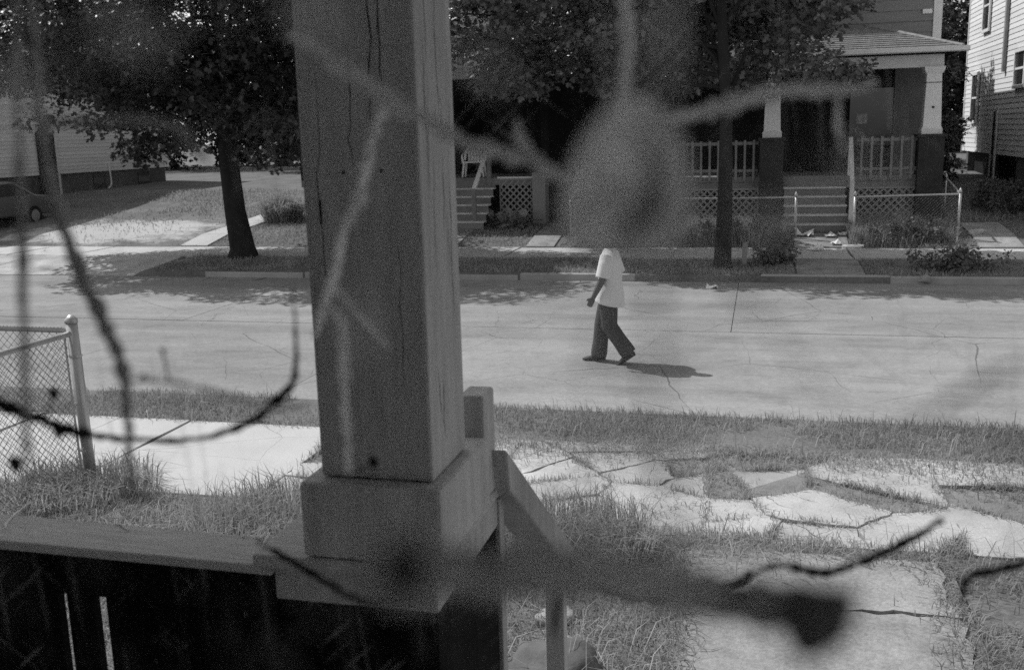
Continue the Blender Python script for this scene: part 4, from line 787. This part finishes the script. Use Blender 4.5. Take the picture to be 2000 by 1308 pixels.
Tr.loft([ring(P3(.0, 0, .80), .135, .175, 16), ring(P3(.0, 0, .90), .13, .175, 16), ring(P3(.0, 0, .96), .12, .165, 16)])
for nme, (hp, kn, an) in legs.items():
    e = an + Vector((0, 0, -.02 if nme == 'front' else .0)); Tr.tube([hp + Vector((0, 0, -.02)), hp.lerp(kn, .5), kn, kn.lerp(e, .5), kn.lerp(e, .85), e], [.105, .118, .108, .100, .108, .104], 14)
remeshed('trousers', Tr, PANTS, person, .011, 3)
def shoe(an, pitch):
    mb = MB(); rings = []
    for f, w_, z0, z1 in ((-.09, .02, .02, .06), (-.08, .038, .0, .085), (-.02, .042, .0, .10), (.06, .045, .0, .085), (.13, .05, .0, .062), (.19, .042, .004, .045), (.215, .015, .012, .03)):
        rings.append([(f, w_ * cos(t), (z0 + z1) / 2 + (z1 - z0) / 2 * sin(t)) for t in np.linspace(0, 2 * pi, 12, endpoint=False)])
    mb.loft(rings); c, s_ = cos(pitch), sin(pitch); mb.v = [(an.x - (f * c + z * s_), an.y + y, an.z - .085 + (z * c - f * s_) + .0) for f, y, z in mb.v]
    return mb
part('shoe', shoe(legs['front'][2], 0.0), SHOE, person, smooth=True)
q = legs['rear'][2]; part('shoe', shoe(q + Vector((0.02, 0, .02)), .62), SHOE, person, smooth=True)

# ------------------------------------------------------------------ dead vine hanging in the porch opening, close to the lens
VP = mat('pale_dry_stem', .95, var=.06, scale=90, rough=.9, transl=.65)
VM = mat('grey_dry_stem', .88, var=.12, scale=90, rough=.9, transl=.6)
VD = mat('dark_dry_stem', .02, var=.3, scale=90, rough=.9)
VL = mat('dry_brown_leaf', .92, var=.12, scale=160, rough=.9, transl=.6)
VG = mat('weathered_dry_stem', .5, var=.25, scale=90, rough=.9, transl=.3)
VR = mat('papery_rim', .95, var=.1, scale=90, rough=.9, transl=.75)
VDK = mat('dark_pod', .16, var=.3, scale=160, rough=.9)
VDL = mat('dark_dry_leaf', .2, var=.3, scale=160, rough=.9, transl=.35)
def curve(pts, k=6):                                   # Catmull-Rom through (px, py, depth, width px)
    out = []; P = [pts[0]] + list(pts) + [pts[-1]]
    for i in range(1, len(P) - 2):
        for t in np.linspace(0, 1, k, endpoint=False):
            a, b_, c, d = (np.array(P[i + j], float) for j in (-1, 0, 1, 2)); out.append(.5 * (2 * b_ + (c - a) * t + (2 * a - 5 * b_ + 4 * c - d) * t * t + (3 * b_ - a - 3 * c + d) * t ** 3))
    out.append(np.array(pts[-1], float)); return out
def stem(name, parent, pts, m, extra_a=None, extra_b=None, wob=.0, seed=0, n=8):
    r = np.random.default_rng(seed + 500); q = curve(pts, 9); V = [at(p[0] + r.normal(0, p[3] * .09), p[1] + r.normal(0, p[3] * .09), p[2]) for p in q]
    R = [p[3] / 2 / FPX * p[2] * (1 + r.normal(0, .08 + wob)) * (1.35 if wob and i % 13 == 6 else 1) for i, p in enumerate(q)]
    if extra_a: V = [Vector(p) for p in extra_a] + V; R = [R[0]] * len(extra_a) + R
    if extra_b: V = V + [Vector(p) for p in extra_b]; R = R + [R[-1]] * len(extra_b)
    return part(name, MB().tube(V, R, n), m, parent, smooth=True)
def up_to_ceiling(p): v = at(*p); return [(v.x, v.y, 3.862), (v.x, v.y, v.z + .3)]
def down_to_floor(p): v = at(*p); return [(v.x, v.y, v.z - .3), (v.x, v.y, FL - .002)]
vb = at(1290, 960, .42)
v1 = thing('dead_vine', (vb.x, vb.y, FL), 'bare dead vine hanging inside the window with curled dry leaf and seed head', 'vine')
stem('stem', v1, [(1216, -40, .42, 26), (1226, 90, .42, 27), (1216, 200, .41, 26), (1222, 280, .38, 22), (1230, 360, .3, 20)], VM, up_to_ceiling((1216, -40, .42)), None, .08, 1)
stem('stem', v1, [(1330, -60, .10, 20), (1300, 120, .095, 20), (1285, 300, .09, 24), (1275, 560, .09, 26), (1285, 800, .09, 24), (1310, 980, .09, 16), (1330, 1130, .11, 20)], VM, up_to_ceiling((1330, -60, .10)), None, .1, 2)
stem('stem', v1, [(1180, -60, .12, 9), (1215, 300, .12, 10), (1200, 500, .12, 9), (1150, 700, .12, 9), (1170, 1130, .125, 12)], VM, None, None, .1, 41)
stem('twig', v1, [(1262, 215, .40, 22), (1320, 232, .40, 24), (1420, 205, .39, 30), (1530, 180, .39, 30), (1640, 178, .39, 24), (1712, 163, .39, 14)], VP, wob=.1, seed=3)
stem('twig', v1, [(1640, 176, .39, 10), (1636, 240, .39, 12), (1652, 300, .39, 6)], VM, wob=.1, seed=4)
stem('twig', v1, [(1245, 345, .36, 18), (1190, 386, .36, 20), (1120, 362, .37, 22), (1050, 318, .38, 26), (1012, 262, .38, 20), (1008, 235, .38, 12)], VM, wob=.1, seed=5)
stem('twig', v1, [(1050, 318, .38, 22), (960, 295, .38, 26), (880, 262, .39, 24), (780, 200, .40, 22), (640, 110, .41, 22), (560, 70, .41, 16)], VM, wob=.1, seed=6)
stem('twig', v1, [(800, 230, .42, 12), (760, 215, .42, 14), (700, 160, .43, 16), (630, 130, .43, 12)], VM, wob=.1, seed=7)
stem('twig', v1, [(1840, 1014, .52, 13), (1780, 1050, .52, 15), (1700, 1090, .52, 15), (1610, 1116, .5, 16), (1510, 1104, .5, 12), (1420, 1140, .48, 15), (1280, 1174, .46, 17), (1180, 1155, .46, 16), (1085, 1130, .46, 17), (1060, 1126, .40, 14)], VD, wob=.12, seed=8)
stem('twig', v1, [(980, 1106, .46, 20), (1010, 1120, .46, 19), (1060, 1138, .46, 15), (1086, 1152, .46, 17), (1086, 1200, .46, 11), (1080, 1240, .46, 5)], VD, wob=.12, seed=9)
stem('twig', v1, [(980, 1106, .46, 18), (940, 1110, .36, 18), (900, 1112, .2, 20)], VM, seed=10)
stem('twig', v1, [(2010, 1098, .5, 16), (1950, 1112, .5, 16), (1890, 1128, .5, 14), (1880, 1180, .5, 8)], VD, wob=.12, seed=11)
stem('twig', v1, [(1740, 850, .15, 8), (1830, 800, .15, 14), (1920, 745, .15, 16), (2020, 700, .15, 14)], VM, wob=.12, seed=12)
stem('twig', v1, [(1290, 700, .12, 10), (1380, 640, .12, 12), (1500, 590, .12, 8)], VM, seed=13)
stem('twig', v1, [(1300, 420, .13, 12), (1430, 560, .13, 12), (1520, 660, .13, 12), (1640, 800, .13, 7)], VM, seed=14)
stem('twig', v1, [(1280, 800, .11, 10), (1180, 690, .11, 12), (1090, 600, .11, 10), (960, 650, .11, 6)], VM, seed=15)
# thick stalk near the lens ending in a dark pod
stem('stalk', v1, [(800, 1112, .165, 60), (900, 1112, .17, 96), (1060, 1118, .17, 104), (1220, 1134, .17, 100), (1380, 1160, .17, 96), (1480, 1180, .17, 100), (1600, 1205, .17, 100)], VM, seed=16, n=12)
def blob(c_px, rx, ry, rz, d, m, name, parent, tilt=0.0, hollow=None):
    c = at(c_px[0], c_px[1], d); s = d / FPX; mb = MB(); N, M = 20, 14; V = []
    for i in range(M + 1):
        a = pi * i / M
        for j in range(N):
            t = 2 * pi * j / N; x = sin(a) * cos(t); y = sin(a) * sin(t); z = cos(a); k = 1 + .10 * sin(3 * t + 1) * sin(a) + .07 * sin(5 * t) * sin(a)
            xx, yy = x * rx * k, y * ry * k; xx, yy = xx * cos(tilt) - yy * sin(tilt), xx * sin(tilt) + yy * cos(tilt)
            zz = z * rz
            if hollow and z > .0: zz = -z * rz * hollow
            V.append(c + (RIGHT * xx + UP * yy - FWD * zz) * s)
    mb.add(V, [(i * N + j, i * N + (j + 1) % N, (i + 1) * N + (j + 1) % N, (i + 1) * N + j) for i in range(M) for j in range(N)])
    return part(name, mb, m, parent, smooth=True)
blob((1590, 1205), 84, 76, 60, .14, VDK, 'seed_pod', v1, .3)
stem('seed_head', v1, [(790 + 62 * cos(t), 1112 + 66 * sin(t), .15, 48) for t in np.linspace(0, 2 * pi, 13)], VR, seed=30, n=10)
blob((790, 1112), 46, 50, 24, .155, VDK, 'seed_core', v1, .2)
# curled dry leaf: a bent sheet rolled about its midrib
def curled_leaf(parent, cx, cy, d, m, w_, h_, ang, roll):
    s = d / FPX; c = at(cx, cy, d); N, M = 15, 15; V = []
    for i in range(N):
        v = i / (N - 1) * 2 - 1; half = (1 - abs(v) ** 2.2) ** .75
        for j in range(M):
            u = (j / (M - 1) * 2 - 1) * half; th = u * roll; X = sin(th) / roll * w_; Z = (1 - cos(th)) / roll * w_; Y = v * h_; Z += .25 * h_ * v * v
            x = X * cos(ang) - Y * sin(ang); y = X * sin(ang) + Y * cos(ang); V.append(c + (RIGHT * x + UP * y - FWD * Z * (1 if u > 0 else .6)) * s)
    o = part('dry_leaf', MB().add(V, [(i * M + j, i * M + j + 1, (i + 1) * M + j + 1, (i + 1) * M + j) for i in range(N - 1) for j in range(M - 1)]), m, parent, smooth=True)
    q = o.modifiers.new('t', 'SOLIDIFY'); q.thickness = .0004; return o
curled_leaf(v1, 1200, 345, .19, VL, 108, 165, -.42, 1.1)
curled_leaf(v1, 1290, 350, .175, VL, 62, 140, .1, 1.0)
curled_leaf(v1, 1235, 430, .17, VL, 100, 60, .1, .8)
stem('leaf_fold', v1, [(1255, 290, .165, 12), (1284, 340, .165, 34), (1276, 395, .165, 40), (1240, 440, .165, 34), (1190, 462, .165, 12)], VDL, seed=31)
stem('twig', v1, [(1090, 348, .2, 12), (1130, 365, .2, 20), (1200, 388, .2, 20), (1260, 396, .16, 16)], VD, seed=32)
for i, (x, y, d, w_, h_, an) in enumerate(((20, 190, .075, 40, 50, .2), (245, 70, .085, 16, 40, .3), (300, 85, .085, 14, 46, -.4), (215, 20, .08, 18, 30, .1), (600, 30, .085, 26, 36, .5), (1290, 60, .085, 20, 36, .1), (945, 130, .085, 18, 40, .3), (1680, 330, .085, 18, 50, 1.0), (1250, 900, .08, 22, 50, .1), (1500, 440, .085, 30, 26, .2), (700, 640, .085, 16, 40, .4))):  # leaf fragments added close to the lens to blur into grey haze smears
    curled_leaf(v1, x, y, d, VL, w_, h_, an, 1.3)
for i, (x, y, x2, y2) in enumerate(((20, 190, 250, 60), (250, 60, 600, 30), (600, 30, 945, 130), (945, 130, 1290, 60), (1250, 900, 1285, 800), (1500, 440, 1300, 420), (1680, 330, 1500, 440))):
    stem('twig', v1, [(x, y, .082, 5), ((x + x2) / 2, (y + y2) / 2 - 20, .085, 5), (x2, y2, .086, 5)], VM, seed=60 + i)
vb2 = at(60, 950, .5)
v2 = thing('dead_vine', (vb2.x, vb2.y, FL), 'bare dead vine strands with small buds hanging inside the window', 'vine')
stem('stem', v2, [(30, -40, .34, 12), (36, 200, .34, 15), (44, 480, .34, 16), (50, 760, .34, 15), (54, 930, .34, 9), (58, 1000, .34, 3)], VG, up_to_ceiling((30, -40, .34)), None, .1, 21)
stem('stem', v2, [(60, -40, .42, 16), (78, 180, .42, 18), (104, 380, .42, 24), (172, 560, .42, 28), (232, 700, .42, 26), (248, 800, .42, 18), (254, 900, .42, 12), (262, 985, .42, 4)], VG, up_to_ceiling((60, -40, .42)), None, .08, 22)
stem('twig', v2, [(-30, 770, .55, 18), (50, 808, .55, 20), (150, 842, .55, 17), (260, 858, .55, 11), (390, 856, .55, 11), (490, 822, .55, 15), (545, 778, .55, 17), (575, 736, .55, 12), (577, 640, .55, 6), (572, 560, .55, 4)], VD, wob=.1, seed=23)
stem('twig', v2, [(90, 240, .33, 12), (200, 236, .33, 16), (290, 238, .33, 20), (345, 250, .33, 20), (372, 285, .33, 20), (410, 312, .33, 12)], VG, wob=.1, seed=24)
stem('twig', v2, [(36, 200, .34, 12), (60, 215, .335, 12), (90, 240, .33, 12)], VM, seed=25)
stem('twig', v2, [(256, 740, .40, 10), (330, 745, .40, 10), (440, 770, .40, 10), (540, 800, .40, 9), (610, 790, .40, 5)], VM, wob=.1, seed=26)
def beads(pts, m, parent):
    for x, y, r in pts: blob((x, y), r, r * 1.3, r, .5, m, 'bud', parent, .3)
stem('stem', v2, [(800, 236, .42, 8), (765, 212, .46, 12), (745, 215, .5, 14), (722, 300, .5, 18), (703, 385, .5, 18), (680, 430, .5, 17), (655, 530, .5, 19), (632, 600, .5, 17), (615, 660, .5, 9)], VP, None, None, .12, 27)
beads(((748, 220, 11), (733, 255, 13), (718, 300, 10), (708, 330, 9), (703, 385, 16), (683, 425, 12)), VP, v2)
stem('twig', v2, [(632, 600, .48, 10), (665, 625, .46, 16), (672, 720, .45, 18), (676, 820, .45, 17), (682, 925, .45, 12)], VP, wob=.08, seed=28)
stem('twig', v2, [(655, 560, .48, 8), (700, 610, .46, 10), (760, 680, .46, 8)], VM, seed=29)
for x, y, d, r, pr_ in ((105, 768, .55, 9, v2), (282, 738, .5, 6, v2), (318, 686, .5, 5, v2), (30, 905, .5, 12, v2), (115, 838, .55, 12, v2), (730, 902, .6, 9, v2)):
    blob((x, y), r, r * 1.4, r, d, VD, 'bud', pr_, .3)
for x, y, x2, y2 in ((105, 768, 90, 822), (282, 738, 300, 745), (318, 686, 330, 745), (30, 905, 54, 900), (730, 902, 682, 925)): stem('twig', v2, [(x, y, .55, 4), ((x + x2) / 2, (y + y2) / 2, .55, 4), (x2, y2, .53, 4)], VD, seed=int(x))
stem('twig', v2, [(500, 1055, .64, 3), (560, 1090, .63, 11), (640, 1138, .62, 14), (720, 1180, .4, 16), (790, 1172, .18, 18)], VD, wob=.1, seed=40)
